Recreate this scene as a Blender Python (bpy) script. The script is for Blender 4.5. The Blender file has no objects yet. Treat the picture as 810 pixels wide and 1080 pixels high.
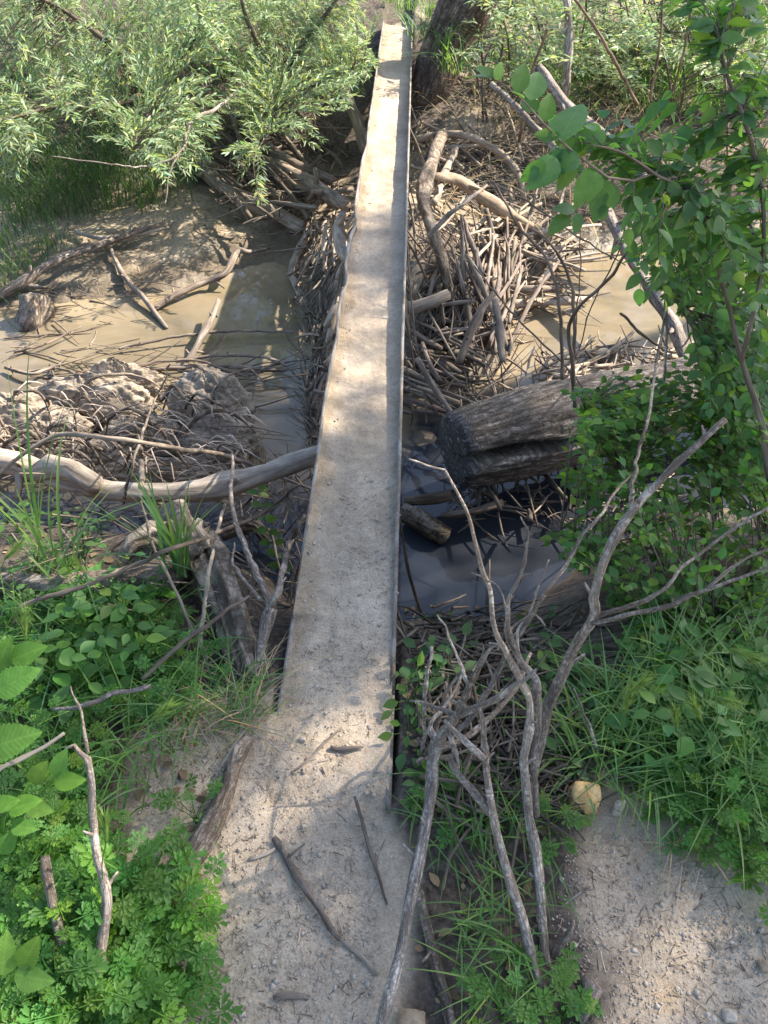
import bpy, math, random
import numpy as np
from mathutils import Vector

D = bpy.data
S = bpy.context.scene
COL = S.collection
R = math.radians

# ------------------------------------------------------------------ camera
CAM_H = 1.6
PITCH = R(43.0)
YAW = R(1.91)
F = 811.0
cd = D.cameras.new('camera'); cam = D.objects.new('camera', cd); COL.objects.link(cam)
cam.location = (0, 0, CAM_H)
cam.rotation_euler = (R(90) - PITCH, 0, YAW)
cd.sensor_fit = 'VERTICAL'; cd.sensor_height = 24.0; cd.sensor_width = 18.0
cd.lens = 12.0 / math.tan(R(33.65)); cd.clip_end = 500; cd.clip_start = 0.02
S.camera = cam

# ------------------------------------------------------------------ light
SUN_EL, SUN_AZ = R(40.0), R(30.0)      # azimuth from +X towards +Y
sdir = Vector((math.cos(SUN_EL) * math.cos(SUN_AZ), math.cos(SUN_EL) * math.sin(SUN_AZ), math.sin(SUN_EL)))
w = D.worlds.new('World'); S.world = w; w.use_nodes = True
nt = w.node_tree
bg = nt.nodes['Background']; sky = nt.nodes.new('ShaderNodeTexSky')
sky.sky_type = 'NISHITA'; sky.sun_disc = False
sky.sun_elevation = SUN_EL; sky.sun_rotation = math.atan2(sdir.x, sdir.y)
sky.dust_density = 1.2; sky.ozone_density = 1.0
nt.links.new(sky.outputs[0], bg.inputs[0]); bg.inputs[1].default_value = 0.13
sl = D.lights.new('sun', 'SUN'); sl.energy = 5.0; sl.angle = R(0.55); sl.color = (1.0, 0.915, 0.79)
so = D.objects.new('sun', sl); COL.objects.link(so)
so.rotation_euler = sdir.to_track_quat('Z', 'Y').to_euler(); so.location = (8, 5, 9)
S.view_settings.view_transform = 'Standard'; S.view_settings.look = 'None'
S.view_settings.exposure = 1.65; S.view_settings.gamma = 1.0
S.cycles.max_bounces = 6; S.cycles.diffuse_bounces = 3; S.cycles.transmission_bounces = 4
S.cycles.use_denoising = True

# ------------------------------------------------------------------ picture to place
_c, _s = math.cos(PITCH), math.sin(PITCH)
FH = np.array([-math.sin(YAW), math.cos(YAW), 0.0])
RT = np.array([math.cos(YAW), math.sin(YAW), 0.0])
FW = FH * _c + np.array([0, 0, -_s]); UP = FH * _s + np.array([0, 0, _c])
C0 = np.array([0, 0, CAM_H])
def ray(px, py):
    return FW + RT * ((px - 405.0) / F) + UP * ((540.0 - py) / F)
def a(px, py, z):
    """point on the level plane z"""
    d = ray(px, py); t = (z - CAM_H) / d[2]
    return C0 + d * t
def q(px, py, depth):
    """point at a distance straight out from the camera"""
    return C0 + ray(px, py) * depth
def depth_of(p):
    return float(np.dot(np.asarray(p) - C0, FW))

# ------------------------------------------------------------------ noise
_rs = np.random.RandomState(7)
_T = _rs.rand(256, 256)
def vn(x, y):
    x = np.asarray(x, float); y = np.asarray(y, float)
    xi = np.floor(x).astype(int); yi = np.floor(y).astype(int)
    fx = x - xi; fy = y - yi
    fx = fx * fx * (3 - 2 * fx); fy = fy * fy * (3 - 2 * fy)
    x0 = xi & 255; x1 = (xi + 1) & 255; y0 = yi & 255; y1 = (yi + 1) & 255
    return (_T[x0, y0] * (1 - fx) + _T[x1, y0] * fx) * (1 - fy) + (_T[x0, y1] * (1 - fx) + _T[x1, y1] * fx) * fy
def fbm(x, y, o=4):
    s = 0; am = .5; t = 0
    for i in range(o):
        s = s + am * (vn(x * 2 ** i + 17.3 * i, y * 2 ** i + 9.1 * i) - .5); t += am; am *= .5
    return s / t
def sst(t):
    t = np.clip(t, 0, 1); return t * t * (3 - 2 * t)
def bump(x, y, cx, cy, rx, ry):
    return np.exp(-(((x - cx) / rx) ** 2 + ((y - cy) / ry) ** 2))

# ------------------------------------------------------------------ ground shape
ZW = -0.95
XP0, XP1 = -0.295, -0.010          # the steel channel
def crest(x):
    return np.interp(x, [-60, -3, -1.0, -.6, -.42, -.05, .4, 1.2, 2.5, 60], [1.7, 1.6, 1.45, 1.3, 1.0, .98, 1.0, 1.25, 1.5, 1.6])
def nearfoot(x):
    return np.interp(x, [-60, -2, -.8, -.4, 0, .5, .9, 1.3, 60], [2.7, 2.45, 2.4, 2.25, 2.15, 2.25, 2.7, 3.1, 3.3])
def faredge(x):
    return np.interp(x, [-60, -3.2, -2.4, -1.8, -1.3, -1.0, -.4, .5, 1.0, 2.0, 3, 60], [4.6, 4.6, 4.75, 4.95, 5.3, 5.5, 5.2, 5.3, 5.6, 5.9, 5.6, 5.4])
def hb(x, y):
    x = np.asarray(x, float); y = np.asarray(y, float)
    c = crest(x); n = nearfoot(x); e = faredge(x)
    zn = -1.28 * sst((y - c) / (n + .45 - c))
    d = y - e
    left = sst((-x + .1) / .5)
    zl = np.interp(d, [-.7, 0, .35, 1.3, 2.2, 3.2, 3.9, 60], [-1.28, ZW, -.88, -.80, -.62, -.15, 0, .3])
    zr = np.interp(d, [-.7, 0, .3, 1.0, 1.9, 2.6, 3.4, 60], [-1.28, ZW, -.85, -.62, -.30, -.12, 0, .3])
    zf = zl * left + zr * (1 - left)
    z = np.where(y < (n + e) * .5, zn, zf)
    # heaps of silt under the driftwood jam
    z = z + .62 * bump(x, y, -.15, 4.7, .42, .75) * (y < 7)
    z = z + .60 * bump(x, y, .33, 4.35, .36, .55)
    z = z + .30 * bump(x, y, .25, 5.3, .6, .5)
    z = z + .35 * bump(x, y, -.45, 3.9, .14, .6)
    z = z + .30 * bump(x, y, .1, 3.3, .25, .35)
    return z
_gx = np.arange(-9, 9.01, .04); _gy = np.arange(-1, 16.01, .04)
_GX, _GY = np.meshgrid(_gx, _gy, indexing='ij')
_HB = np.maximum(hb(_GX, _GY), ZW).tolist()
def hq(x, y, T=_HB):
    u = min(max((x + 9) / .04, 0), len(T) - 1.001); v = min(max((y + 1) / .04, 0), len(T[0]) - 1.001)
    i, j = int(u), int(v); u -= i; v -= j
    return (T[i][j] * (1 - u) + T[i + 1][j] * u) * (1 - v) + (T[i][j + 1] * (1 - u) + T[i + 1][j + 1] * u) * v
def g(px, py, dz=0.0):
    """point dz above the ground"""
    d = ray(px, py)
    t = 0.9; st = .06
    while t < 40:
        p = C0 + d * t
        if p[2] - hq(p[0], p[1]) <= dz:
            lo, hi = t - st, t
            for _ in range(6):
                m = (lo + hi) / 2; p = C0 + d * m
                if p[2] - hq(p[0], p[1]) <= dz: hi = m
                else: lo = m
            return C0 + d * hi
        t += st
    return C0 + d * 12
# ------------------------------------------------------------------ materials
def nodes(name):
    m = D.materials.new(name); m.use_nodes = True
    t = m.node_tree; t.nodes.clear()
    def N(k, **kw):
        n = t.nodes.new('ShaderNode' + k)
        for i, v in kw.items():
            if i.startswith('i_'): n.inputs[int(i[2:])].default_value = v
            else: setattr(n, i, v)
        return n
    L = lambda x, y: t.links.new(x, y)
    return m, N, L
def ramp(N, L, src, stops):
    r = N('ValToRGB'); e = r.color_ramp.elements
    while len(e) < len(stops): e.new(.5)
    for i, (p, c) in enumerate(stops):
        e[i].position = p; e[i].color = (*c, 1) if len(c) == 3 else c
    L(src, r.inputs[0]); return r.outputs[0]
def noise(N, L, vec, scale, detail=5, rough=.6, dist=0):
    n = N('TexNoise'); n.inputs['Scale'].default_value = scale; n.inputs['Detail'].default_value = detail
    n.inputs['Roughness'].default_value = rough; n.inputs['Distortion'].default_value = dist
    if vec is not None: L(vec, n.inputs['Vector'])
    return n.outputs['Fac']
def mixc(N, L, f, c1, c2, mode='MIX'):
    n = N('Mix', data_type='RGBA', blend_type=mode)
    for sock, v in ((n.inputs[0], f), (n.inputs[6], c1), (n.inputs[7], c2)):
        if hasattr(v, 'links'): L(v, sock)
        elif isinstance(v, tuple): sock.default_value = (*v, 1)
        else: sock.default_value = v
    return n.outputs[2]
def bumpn(N, L, h, strength, dist, prev=None):
    b = N('Bump'); b.inputs['Strength'].default_value = strength; b.inputs['Distance'].default_value = dist
    L(h, b.inputs['Height'])
    if prev is not None: L(prev, b.inputs['Normal'])
    return b.outputs[0]
def leafmat(name, base, trans, mixf=.38, rough=.5, spec=.35, veins=0.0):
    m, N, L = nodes(name)
    at = N('Attribute', attribute_name='tint')
    cb = mixc(N, L, 1.0, at.outputs['Color'], base, 'MULTIPLY')
    ct = mixc(N, L, 1.0, at.outputs['Color'], trans, 'MULTIPLY')
    tc = N('TexCoord'); nz = noise(N, L, tc.outputs['Object'], 60, 2)
    cb = mixc(N, L, .35, cb, mixc(N, L, nz, cb, (base[0] * .5, base[1] * .55, base[2] * .5)), 'MIX')
    p = N('BsdfPrincipled'); p.inputs['Roughness'].default_value = rough
    if veins:
        ra = N('Attribute', attribute_name='rest'); sx = N('SeparateXYZ'); L(ra.outputs['Vector'], sx.inputs[0])
        ab = N('Math', operation='ABSOLUTE'); L(sx.outputs[0], ab.inputs[0])
        rib = ramp(N, L, ab.outputs[0], [(.010, (1, 1, 1)), (.030, (0, 0, 0))])
        m1 = N('Math', operation='MULTIPLY_ADD'); L(ab.outputs[0], m1.inputs[0]); m1.inputs[1].default_value = -.75; L(sx.outputs[1], m1.inputs[2])
        m2 = N('Math', operation='MULTIPLY'); L(m1.outputs[0], m2.inputs[0]); m2.inputs[1].default_value = 11.0
        m3 = N('Math', operation='PINGPONG'); L(m2.outputs[0], m3.inputs[0]); m3.inputs[1].default_value = .5
        vn_ = ramp(N, L, m3.outputs[0], [(.02, (1, 1, 1)), (.14, (0, 0, 0))])
        mxv = N('Math', operation='MAXIMUM'); L(rib, mxv.inputs[0]); L(vn_, mxv.inputs[1])
        mv = N('Math', operation='MULTIPLY'); L(mxv.outputs[0], mv.inputs[0]); mv.inputs[1].default_value = veins
        cb = mixc(N, L, mv.outputs[0], cb, (base[0] * 2.6, base[1] * 1.9, base[2] * 2.2))
        blot = noise(N, L, ra.outputs['Vector'], 5, 4); cb = mixc(N, L, 1.0, cb, ramp(N, L, blot, [(.35, (.78, .80, .78)), (.65, (1.15, 1.12, 1.1))]), 'MULTIPLY')
        L(bumpn(N, L, m3.outputs[0], .22, .0010), p.inputs['Normal'])
    L(cb, p.inputs['Base Color'])
    p.inputs['Specular IOR Level'].default_value = spec
    tr = N('BsdfTranslucent'); L(ct, tr.inputs[0])
    mx = N('MixShader'); mx.inputs[0].default_value = mixf
    L(p.outputs[0], mx.inputs[1]); L(tr.outputs[0], mx.inputs[2])
    o = N('OutputMaterial'); L(mx.outputs[0], o.inputs[0]); return m
def barkmat(name, dark, mid, light, scale=1.0, bs=.6, bd=.004, rough=.85, crack=0.0, lich=0.0, mud=None):
    m, N, L = nodes(name)
    at = N('Attribute', attribute_name='rest')
    mp = N('Mapping'); mp.inputs['Scale'].default_value = (60 * scale, 60 * scale, 7 * scale); L(at.outputs['Vector'], mp.inputs['Vector'])
    n1 = noise(N, L, mp.outputs[0], 1.0, 6, .65, .3)
    mp2 = N('Mapping'); mp2.inputs['Scale'].default_value = (9, 9, 5); L(at.outputs['Vector'], mp2.inputs['Vector'])
    n2 = noise(N, L, mp2.outputs[0], 1.0, 4, .6)
    c = ramp(N, L, n1, [(.28, dark), (.5, mid), (.72, light)])
    c2 = ramp(N, L, n2, [(.35, (.62, .60, .58)), (.65, (1.15, 1.12, 1.08))])
    c = mixc(N, L, 1.0, c, c2, 'MULTIPLY')
    ti = N('Attribute', attribute_name='tint'); c = mixc(N, L, 1.0, c, ti.outputs['Color'], 'MULTIPLY')
    h = n1
    if crack:
        mp3 = N('Mapping'); mp3.inputs['Scale'].default_value = (24 * crack, 24 * crack, 6.5 * crack); L(at.outputs['Vector'], mp3.inputs['Vector'])
        f1 = noise(N, L, mp3.outputs[0], 1.0, 5, .62, .9)
        sb = N('Math', operation='SUBTRACT'); L(f1, sb.inputs[0]); sb.inputs[1].default_value = .5
        ab = N('Math', operation='ABSOLUTE'); L(sb.outputs[0], ab.inputs[0])
        fur = ramp(N, L, ab.outputs[0], [(.0, (0, 0, 0)), (.05, (.5, .5, .5)), (.14, (1, 1, 1))])
        mp4 = N('Mapping'); mp4.inputs['Scale'].default_value = (9 * crack, 9 * crack, 15 * crack); L(at.outputs['Vector'], mp4.inputs['Vector'])
        f2 = noise(N, L, mp4.outputs[0], 1.0, 6, .7, 1.6)
        sb2 = N('Math', operation='SUBTRACT'); L(f2, sb2.inputs[0]); sb2.inputs[1].default_value = .5
        ab2 = N('Math', operation='ABSOLUTE'); L(sb2.outputs[0], ab2.inputs[0])
        cx = ramp(N, L, ab2.outputs[0], [(.0, (.25, .25, .25)), (.05, (1, 1, 1))])
        mm = N('Math', operation='MULTIPLY'); L(fur, mm.inputs[0]); L(cx, mm.inputs[1]); cr = mm.outputs[0]
        c = mixc(N, L, 1.0, c, mixc(N, L, cr, (.38, .34, .31), (1.15, 1.15, 1.15)), 'MULTIPLY')
        mh = N('Math', operation='MULTIPLY_ADD'); L(n1, mh.inputs[0]); mh.inputs[1].default_value = .35; L(cr, mh.inputs[2]); h = mh.outputs[0]
    if lich:
        gm = N('NewGeometry'); n3 = noise(N, L, gm.outputs['Position'], 55, 3, .7)
        f = ramp(N, L, n3, [(.60, (0, 0, 0)), (.66, (lich, lich, lich))])
        c = mixc(N, L, f, c, (.55, .56, .55))
    if mud is not None:
        gm = N('NewGeometry'); n4 = noise(N, L, gm.outputs['Position'], 14, 5, .7)
        f = ramp(N, L, n4, [(.50, (0, 0, 0)), (.62, (.75, .75, .75))]); c = mixc(N, L, f, c, mud)
    p = N('BsdfPrincipled'); L(c, p.inputs['Base Color']); p.inputs['Roughness'].default_value = rough
    p.inputs['Specular IOR Level'].default_value = .25
    L(bumpn(N, L, h, bs, bd), p.inputs['Normal'])
    o = N('OutputMaterial'); L(p.outputs[0], o.inputs[0]); return m

M = {}
M['grey'] = barkmat('grey_bark', (.17, .14, .115), (.41, .365, .32), (.66, .61, .55), lich=.20, bs=.8, bd=.003, crack=2.4)
M['stick'] = barkmat('driftwood', (.075, .06, .05), (.20, .165, .135), (.37, .32, .27))
M['pale'] = barkmat('bleached_wood', (.17, .135, .10), (.36, .305, .245), (.54, .48, .40), mud=None)
M['silt'] = barkmat('silted_wood', (.10, .078, .06), (.27, .225, .18), (.50, .44, .365), scale=.7, bs=.8, bd=.005, crack=.7, mud=(.30, .25, .195))
M['dark'] = barkmat('dark_bark', (.035, .028, .024), (.085, .07, .06), (.16, .14, .125), lich=.15)
M['cracked'] = barkmat('cracked_bark', (.09, .072, .06), (.27, .235, .20), (.54, .49, .43), crack=1.0, bs=.9, bd=.008)
M['oldbark'] = barkmat('old_bark', (.035, .03, .026), (.10, .085, .075), (.22, .19, .17), crack=.8, bs=.9, bd=.010)
M['char'] = barkmat('weathered_cut_end', (.055, .055, .058), (.16, .16, .165), (.30, .30, .31), crack=1.1, lich=.6, bs=.8, bd=.01)
M['willow_stem'] = barkmat('young_bark', (.05, .035, .025), (.13, .10, .075), (.24, .20, .16))
M['elm'] = leafmat('elm_leaf', (.062, .140, .045), (.22, .45, .055), veins=.22)
M['broad'] = leafmat('broad_leaf', (.090, .190, .034), (.20, .44, .05), rough=.62, spec=.2, veins=.22)
M['elm2'] = leafmat('small_leaf', (.080, .165, .042), (.24, .47, .05))
M['willow'] = leafmat('willow_leaf', (.24, .31, .16), (.38, .50, .17), .34, .5, .3)
M['herb'] = leafmat('herb_leaf', (.085, .195, .036), (.27, .54, .05), .37)
M['grass'] = leafmat('grass_blade', (.12, .22, .062), (.24, .44, .07), .33)
M['reed'] = leafmat('reed_blade', (.075, .14, .045), (.17, .32, .06), .30)
M['straw'] = leafmat('dry_straw', (.42, .34, .22), (.35, .28, .16), .2, .8, .1)
M['dryleaf'] = leafmat('dry_leaf', (.34, .25, .16), (.30, .2, .1), .2, .8, .1)
M['ear'] = leafmat('green_ear', (.15, .24, .07), (.34, .50, .12), .4)

# soil, driven by masks kept on the mesh (where each kind of soil lies)
def soil(name, on_mesh=True):
    m, N, L = nodes(name)
    gm = N('NewGeometry'); P = gm.outputs['Position']
    n1 = noise(N, L, P, 5, 6, .65); n2 = noise(N, L, P, 42, 6, .72); n3 = noise(N, L, P, 190, 3, .7)
    dry = ramp(N, L, n2, [(.28, (.25, .187, .125)), (.48, (.415, .33, .235)), (.72, (.59, .485, .36))])
    dry = mixc(N, L, .55, dry, ramp(N, L, n1, [(.30, (.26, .20, .142)), (.5, (.41, .328, .24)), (.70, (.57, .47, .355))]))
    vo = N('TexVoronoi'); vo.inputs['Scale'].default_value = 75; L(P, vo.inputs['Vector'])
    pe = ramp(N, L, vo.outputs['Distance'], [(.10, (1.35, 1.3, 1.25)), (.22, (1, 1, 1))])
    pe2 = noise(N, L, P, 23, 3)
    dry = mixc(N, L, ramp(N, L, pe2, [(.5, (0, 0, 0)), (.62, (1, 1, 1))]), dry, mixc(N, L, 1.0, dry, pe, 'MULTIPLY'))
    dry = mixc(N, L, 1.0, dry, ramp(N, L, n3, [(.3, (.72, .70, .68)), (.6, (1.12, 1.12, 1.12))]), 'MULTIPLY')
    if on_mesh:
        at = N('Attribute', attribute_name='mask')
        sp = N('SeparateColor'); L(at.outputs['Color'], sp.inputs[0])
        litter = ramp(N, L, n2, [(.3, (.030, .022, .017)), (.5, (.085, .065, .050)), (.75, (.21, .168, .13))])
        mudd = ramp(N, L, n1, [(.3, (.24, .185, .125)), (.55, (.36, .29, .205)), (.75, (.44, .37, .275))])
        mudd = mixc(N, L, 1.0, mudd, ramp(N, L, n2, [(.36, (.48, .45, .42)), (.54, (1.08, 1.08, 1.08))]), 'MULTIPLY')
        wet = ramp(N, L, n2, [(.3, (.10, .078, .052)), (.7, (.19, .15, .105))])
        c = mixc(N, L, sp.outputs[0], litter, dry)
        c = mixc(N, L, sp.outputs[1], c, mudd)
        c = mixc(N, L, sp.outputs[2], c, wet)
        sg = N('Attribute', attribute_name='ochre'); c = mixc(N, L, sg.outputs['Fac'], c, mixc(N, L, n2, (.42, .26, .12), (.56, .42, .26)))
    else:
        ti = N('Attribute', attribute_name='tint'); c = mixc(N, L, 1.0, dry, ti.outputs['Color'], 'MULTIPLY')
    p = N('BsdfPrincipled'); L(c, p.inputs['Base Color'])
    if on_mesh:
        rr = N('MapRange'); L(sp.outputs[2], rr.inputs[0]); rr.inputs[3].default_value = .95; rr.inputs[4].default_value = .42
        L(rr.outputs[0], p.inputs['Roughness'])
    else: p.inputs['Roughness'].default_value = .95
    p.inputs['Specular IOR Level'].default_value = .25
    b1 = bumpn(N, L, n2, .55, .010); b2 = bumpn(N, L, n3, .55, .003, b1)
    L(b2, p.inputs['Normal'])
    o = N('OutputMaterial'); L(p.outputs[0], o.inputs[0]); return m
M['ground'] = soil('ground_soil'); M['dirt'] = soil('packed_dirt', False)

def mk_water():
    m, N, L = nodes('silty_water')
    gm = N('NewGeometry'); P = gm.outputs['Position']
    mp = N('Mapping'); mp.inputs['Scale'].default_value = (1, 1.6, 1); L(P, mp.inputs[0])
    n = noise(N, L, mp.outputs[0], 1.6, 4, .55, .8)
    at = N('Attribute', attribute_name='shoal')
    deep = ramp(N, L, n, [(.35, (.12, .096, .062)), (.6, (.20, .160, .104))])
    shal = ramp(N, L, n, [(.3, (.20, .150, .090)), (.6, (.33, .26, .165))])
    c = mixc(N, L, at.outputs['Fac'], deep, shal)
    ap = N('Attribute', attribute_name='pool'); c = mixc(N, L, ap.outputs['Fac'], c, (.032, .036, .044))  # dark blue-grey: deep water plus jam shade and sky reflection put into colour
    p = N('BsdfPrincipled'); L(c, p.inputs['Base Color']); p.inputs['Roughness'].default_value = .04
    p.inputs['IOR'].default_value = 1.33; p.inputs['Specular IOR Level'].default_value = .55
    n2 = noise(N, L, P, 7, 3, .5, .6)
    L(bumpn(N, L, n2, .06, .02), p.inputs['Normal'])
    o = N('OutputMaterial'); L(p.outputs[0], o.inputs[0]); return m
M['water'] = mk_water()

def mk_steel():
    m, N, L = nodes('rusty_painted_steel')
    gm = N('NewGeometry'); P = gm.outputs['Position']
    mp = N('Mapping'); mp.inputs['Scale'].default_value = (1, .35, 1); L(P, mp.inputs[0])
    n1 = noise(N, L, mp.outputs[0], 22, 6, .7); n2 = noise(N, L, P, 120, 4, .7); n3 = noise(N, L, mp.outputs[0], 9, 3)
    c = ramp(N, L, n1, [(.30, (.07, .046, .030)), (.45, (.16, .128, .10)), (.58, (.25, .225, .195)), (.75, (.36, .34, .315))])
    c = mixc(N, L, ramp(N, L, n3, [(.60, (0, 0, 0)), (.68, (.4, .4, .4))]), c, (.30, .345, .41))
    c = mixc(N, L, 1.0, c, ramp(N, L, n2, [(.3, (.7, .66, .6)), (.6, (1.1, 1.1, 1.1))]), 'MULTIPLY')
    p = N('BsdfPrincipled'); L(c, p.inputs['Base Color']); p.inputs['Roughness'].default_value = .7
    p.inputs['Metallic'].default_value = .15
    L(bumpn(N, L, n2, .4, .003), p.inputs['Normal'])
    o = N('OutputMaterial'); L(p.outputs[0], o.inputs[0]); return m
M['steel'] = mk_steel()
def mk_rock(name, c0, c1, c2):
    m, N, L = nodes(name)
    tc = N('TexCoord'); n1 = noise(N, L, tc.outputs['Object'], 30, 6, .7); n2 = noise(N, L, tc.outputs['Object'], 160, 3, .7)
    c = ramp(N, L, n1, [(.3, c0), (.5, c1), (.7, c2)])
    p = N('BsdfPrincipled'); L(c, p.inputs['Base Color']); p.inputs['Roughness'].default_value = .9
    L(bumpn(N, L, n2, .6, .004), p.inputs['Normal'])
    o = N('OutputMaterial'); L(p.outputs[0], o.inputs[0]); return m
M['ochre'] = mk_rock('ochre_stone', (.38, .21, .07), (.62, .40, .16), (.72, .54, .30))
M['stone'] = mk_rock('tan_stone', (.17, .12, .075), (.30, .225, .145), (.42, .33, .22))
M['palewood'] = mk_rock('bark_chip', (.25, .2, .16), (.42, .35, .28), (.55, .48, .4))

# ------------------------------------------------------------------ mesh collecting
class MB:
    def __init__(s):
        s.v = []; s.q = []; s.t = []; s.c = []; s.r = []; s.n = 0
    def add(s, v, quads=None, tris=None, tint=(1, 1, 1), rest=None):
        v = np.asarray(v, float).reshape(-1, 3); k = len(v)
        s.v.append(v)
        if quads is not None and len(quads): s.q.append(np.asarray(quads, int).reshape(-1, 4) + s.n)
        if tris is not None and len(tris): s.t.append(np.asarray(tris, int).reshape(-1, 3) + s.n)
        tint = np.asarray(tint, float)
        s.c.append(np.broadcast_to(tint, (k, 3)) if tint.ndim == 1 else tint)
        s.r.append(v if rest is None else rest)
        s.n += k
    def mesh(s, name, mat, smooth=True):
        me = D.meshes.new(name)
        v = np.concatenate(s.v)
        qq = np.concatenate(s.q) if s.q else np.zeros((0, 4), int)
        tt = np.concatenate(s.t) if s.t else np.zeros((0, 3), int)
        me.vertices.add(len(v)); me.vertices.foreach_set('co', v.ravel())
        li = np.concatenate([qq.ravel(), tt.ravel()]); me.loops.add(len(li)); me.loops.foreach_set('vertex_index', li)
        ls = np.concatenate([np.arange(len(qq)) * 4, len(qq) * 4 + np.arange(len(tt)) * 3])
        me.polygons.add(len(ls)); me.polygons.foreach_set('loop_start', ls)
        me.update(calc_edges=True)
        if smooth: me.polygons.foreach_set('use_smooth', np.ones(len(ls), bool))
        ca = me.attributes.new('tint', 'FLOAT_COLOR', 'POINT')
        c = np.ones((len(v), 4)); c[:, :3] = np.concatenate(s.c); ca.data.foreach_set('color', c.ravel())
        ra = me.attributes.new('rest', 'FLOAT_VECTOR', 'POINT'); ra.data.foreach_set('vector', np.concatenate(s.r).ravel())
        me.materials.append(mat); return me
    def build(s, name, mat, parent=None, smooth=True, origin=None):
        """link as one object; origin moves the object's own zero to that place"""
        if s.n == 0: return None
        if origin is not None and parent is None:
            s.v = [v - np.asarray(origin) for v in s.v]
        elif parent is not None:
            s.v = [v - np.array(base_of(parent)) for v in s.v]
        o = D.objects.new(name, s.mesh(name, mat, smooth)); COL.objects.link(o)
        if parent is not None: o.parent = parent
        elif origin is not None: o.location = tuple(origin)
        return o
def base_of(o):
    p = Vector(o.location)
    while o.parent is not None: o = o.parent; p = p + Vector(o.location)
    return p
def tag(o, label, cat, group=None, kind=None):
    if label: o['label'] = label
    if cat: o['category'] = cat
    if group: o['group'] = group
    if kind: o['kind'] = kind
    return o
def thing(name, label, cat, loc, group=None):
    o = D.objects.new(name, None); COL.objects.link(o); o.location = tuple(loc); o.empty_display_size = .1
    return tag(o, label, cat, group)

# ------------------------------------------------------------------ tubes
def smooth_path(pts, n):
    P = np.asarray(pts, float)
    if len(P) == 2: t = np.linspace(0, 1, n)[:, None]; return P[0] * (1 - t) + P[1] * t
    E = np.vstack([2 * P[0] - P[1], P, 2 * P[-1] - P[-2]])
    seg = len(P) - 1; out = []
    for u in np.linspace(0, seg, n):
        i = min(int(u), seg - 1); t = u - i
        p0, p1, p2, p3 = E[i], E[i + 1], E[i + 2], E[i + 3]
        out.append(.5 * ((2 * p1) + (-p0 + p2) * t + (2 * p0 - 5 * p1 + 4 * p2 - p3) * t * t + (-p0 + 3 * p1 - 3 * p2 + p3) * t ** 3))
    return np.array(out)
def tube(mb, pts, radii, sides=7, n=None, rough=.10, wob=0.0, seed=0, tint=(1, 1, 1), cap=True, knots=0, flat=1.0):
    rs = np.random.RandomState(seed & 0x7fffffff)
    pts = np.asarray(pts, float)
    L = np.linalg.norm(np.diff(pts, axis=0), axis=1).sum()
    rm = float(np.mean(radii))
    if n is None: n = int(np.clip(L / max(rm * 2.5, .012), 4, 60))
    P = smooth_path(pts, n)
    if wob:
        fr = np.arange(n)[:, None] * np.array([[.33, .29, .41]]) + rs.rand(3) * 90
        P = P + wob * np.stack([vn(fr[:, i], fr[:, i] * 0 + i) - .5 for i in range(3)], 1) * 2
    rr = np.interp(np.linspace(0, 1, n), np.linspace(0, 1, len(radii)), radii)
    if knots:
        for _ in range(knots): rr = rr * (1 + .22 * np.exp(-((np.arange(n) - rs.rand() * n) / 1.1) ** 2))
    T = np.gradient(P, axis=0); T /= np.linalg.norm(T, axis=1)[:, None] + 1e-9
    u = np.cross(T[0], [0, 0, 1.0]);
    if np.linalg.norm(u) < .1: u = np.cross(T[0], [0, 1.0, 0])
    u /= np.linalg.norm(u)
    ang = np.linspace(0, 2 * np.pi, sides, endpoint=False)
    s = np.concatenate([[0], np.cumsum(np.linalg.norm(np.diff(P, axis=0), axis=1))])
    V = np.zeros((n, sides, 3)); Rr = np.zeros((n, sides, 3)); o1 = rs.rand() * 200
    for i in range(n):
        u = u - T[i] * np.dot(u, T[i]); u /= np.linalg.norm(u) + 1e-9
        b = np.cross(T[i], u)
        k = 1 + rough * 2 * (vn(ang * 1.6 + o1, s[i] / max(rm, 1e-4) * .5 + o1) - .5) * (1 if sides > 4 else 0)
        k2 = 1 + rough * (vn(ang * 4 + o1, s[i] / max(rm, 1e-4) * .12 + o1) - .5) * 2
        rad = rr[i] * k * k2
        V[i] = P[i] + (np.cos(ang) * rad)[:, None] * u + (np.sin(ang) * rad * flat)[:, None] * b
        Rr[i, :, 0] = np.cos(ang) * rr[i] + o1; Rr[i, :, 1] = np.sin(ang) * rr[i]; Rr[i, :, 2] = s[i] + o1
    idx = np.arange(n * sides).reshape(n, sides)
    A = idx[:-1]; B = idx[1:]
    Q = np.stack([A, np.roll(A, -1, 1), np.roll(B, -1, 1), B], -1).reshape(-1, 4)
    V = V.reshape(-1, 3); Rr = Rr.reshape(-1, 3); tris = []
    if cap:
        V = np.vstack([V, P[0] - T[0] * rr[0] * .15, P[-1] + T[-1] * rr[-1] * .3]); Rr = np.vstack([Rr, Rr[0], Rr[-1]])
        c0 = n * sides; c1 = c0 + 1
        for j in range(sides):
            tris.append((c0, (j + 1) % sides, j)); tris.append((c1, idx[-1][j], idx[-1][(j + 1) % sides]))
    mb.add(V, Q, tris, tint, Rr)
    return P

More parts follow.
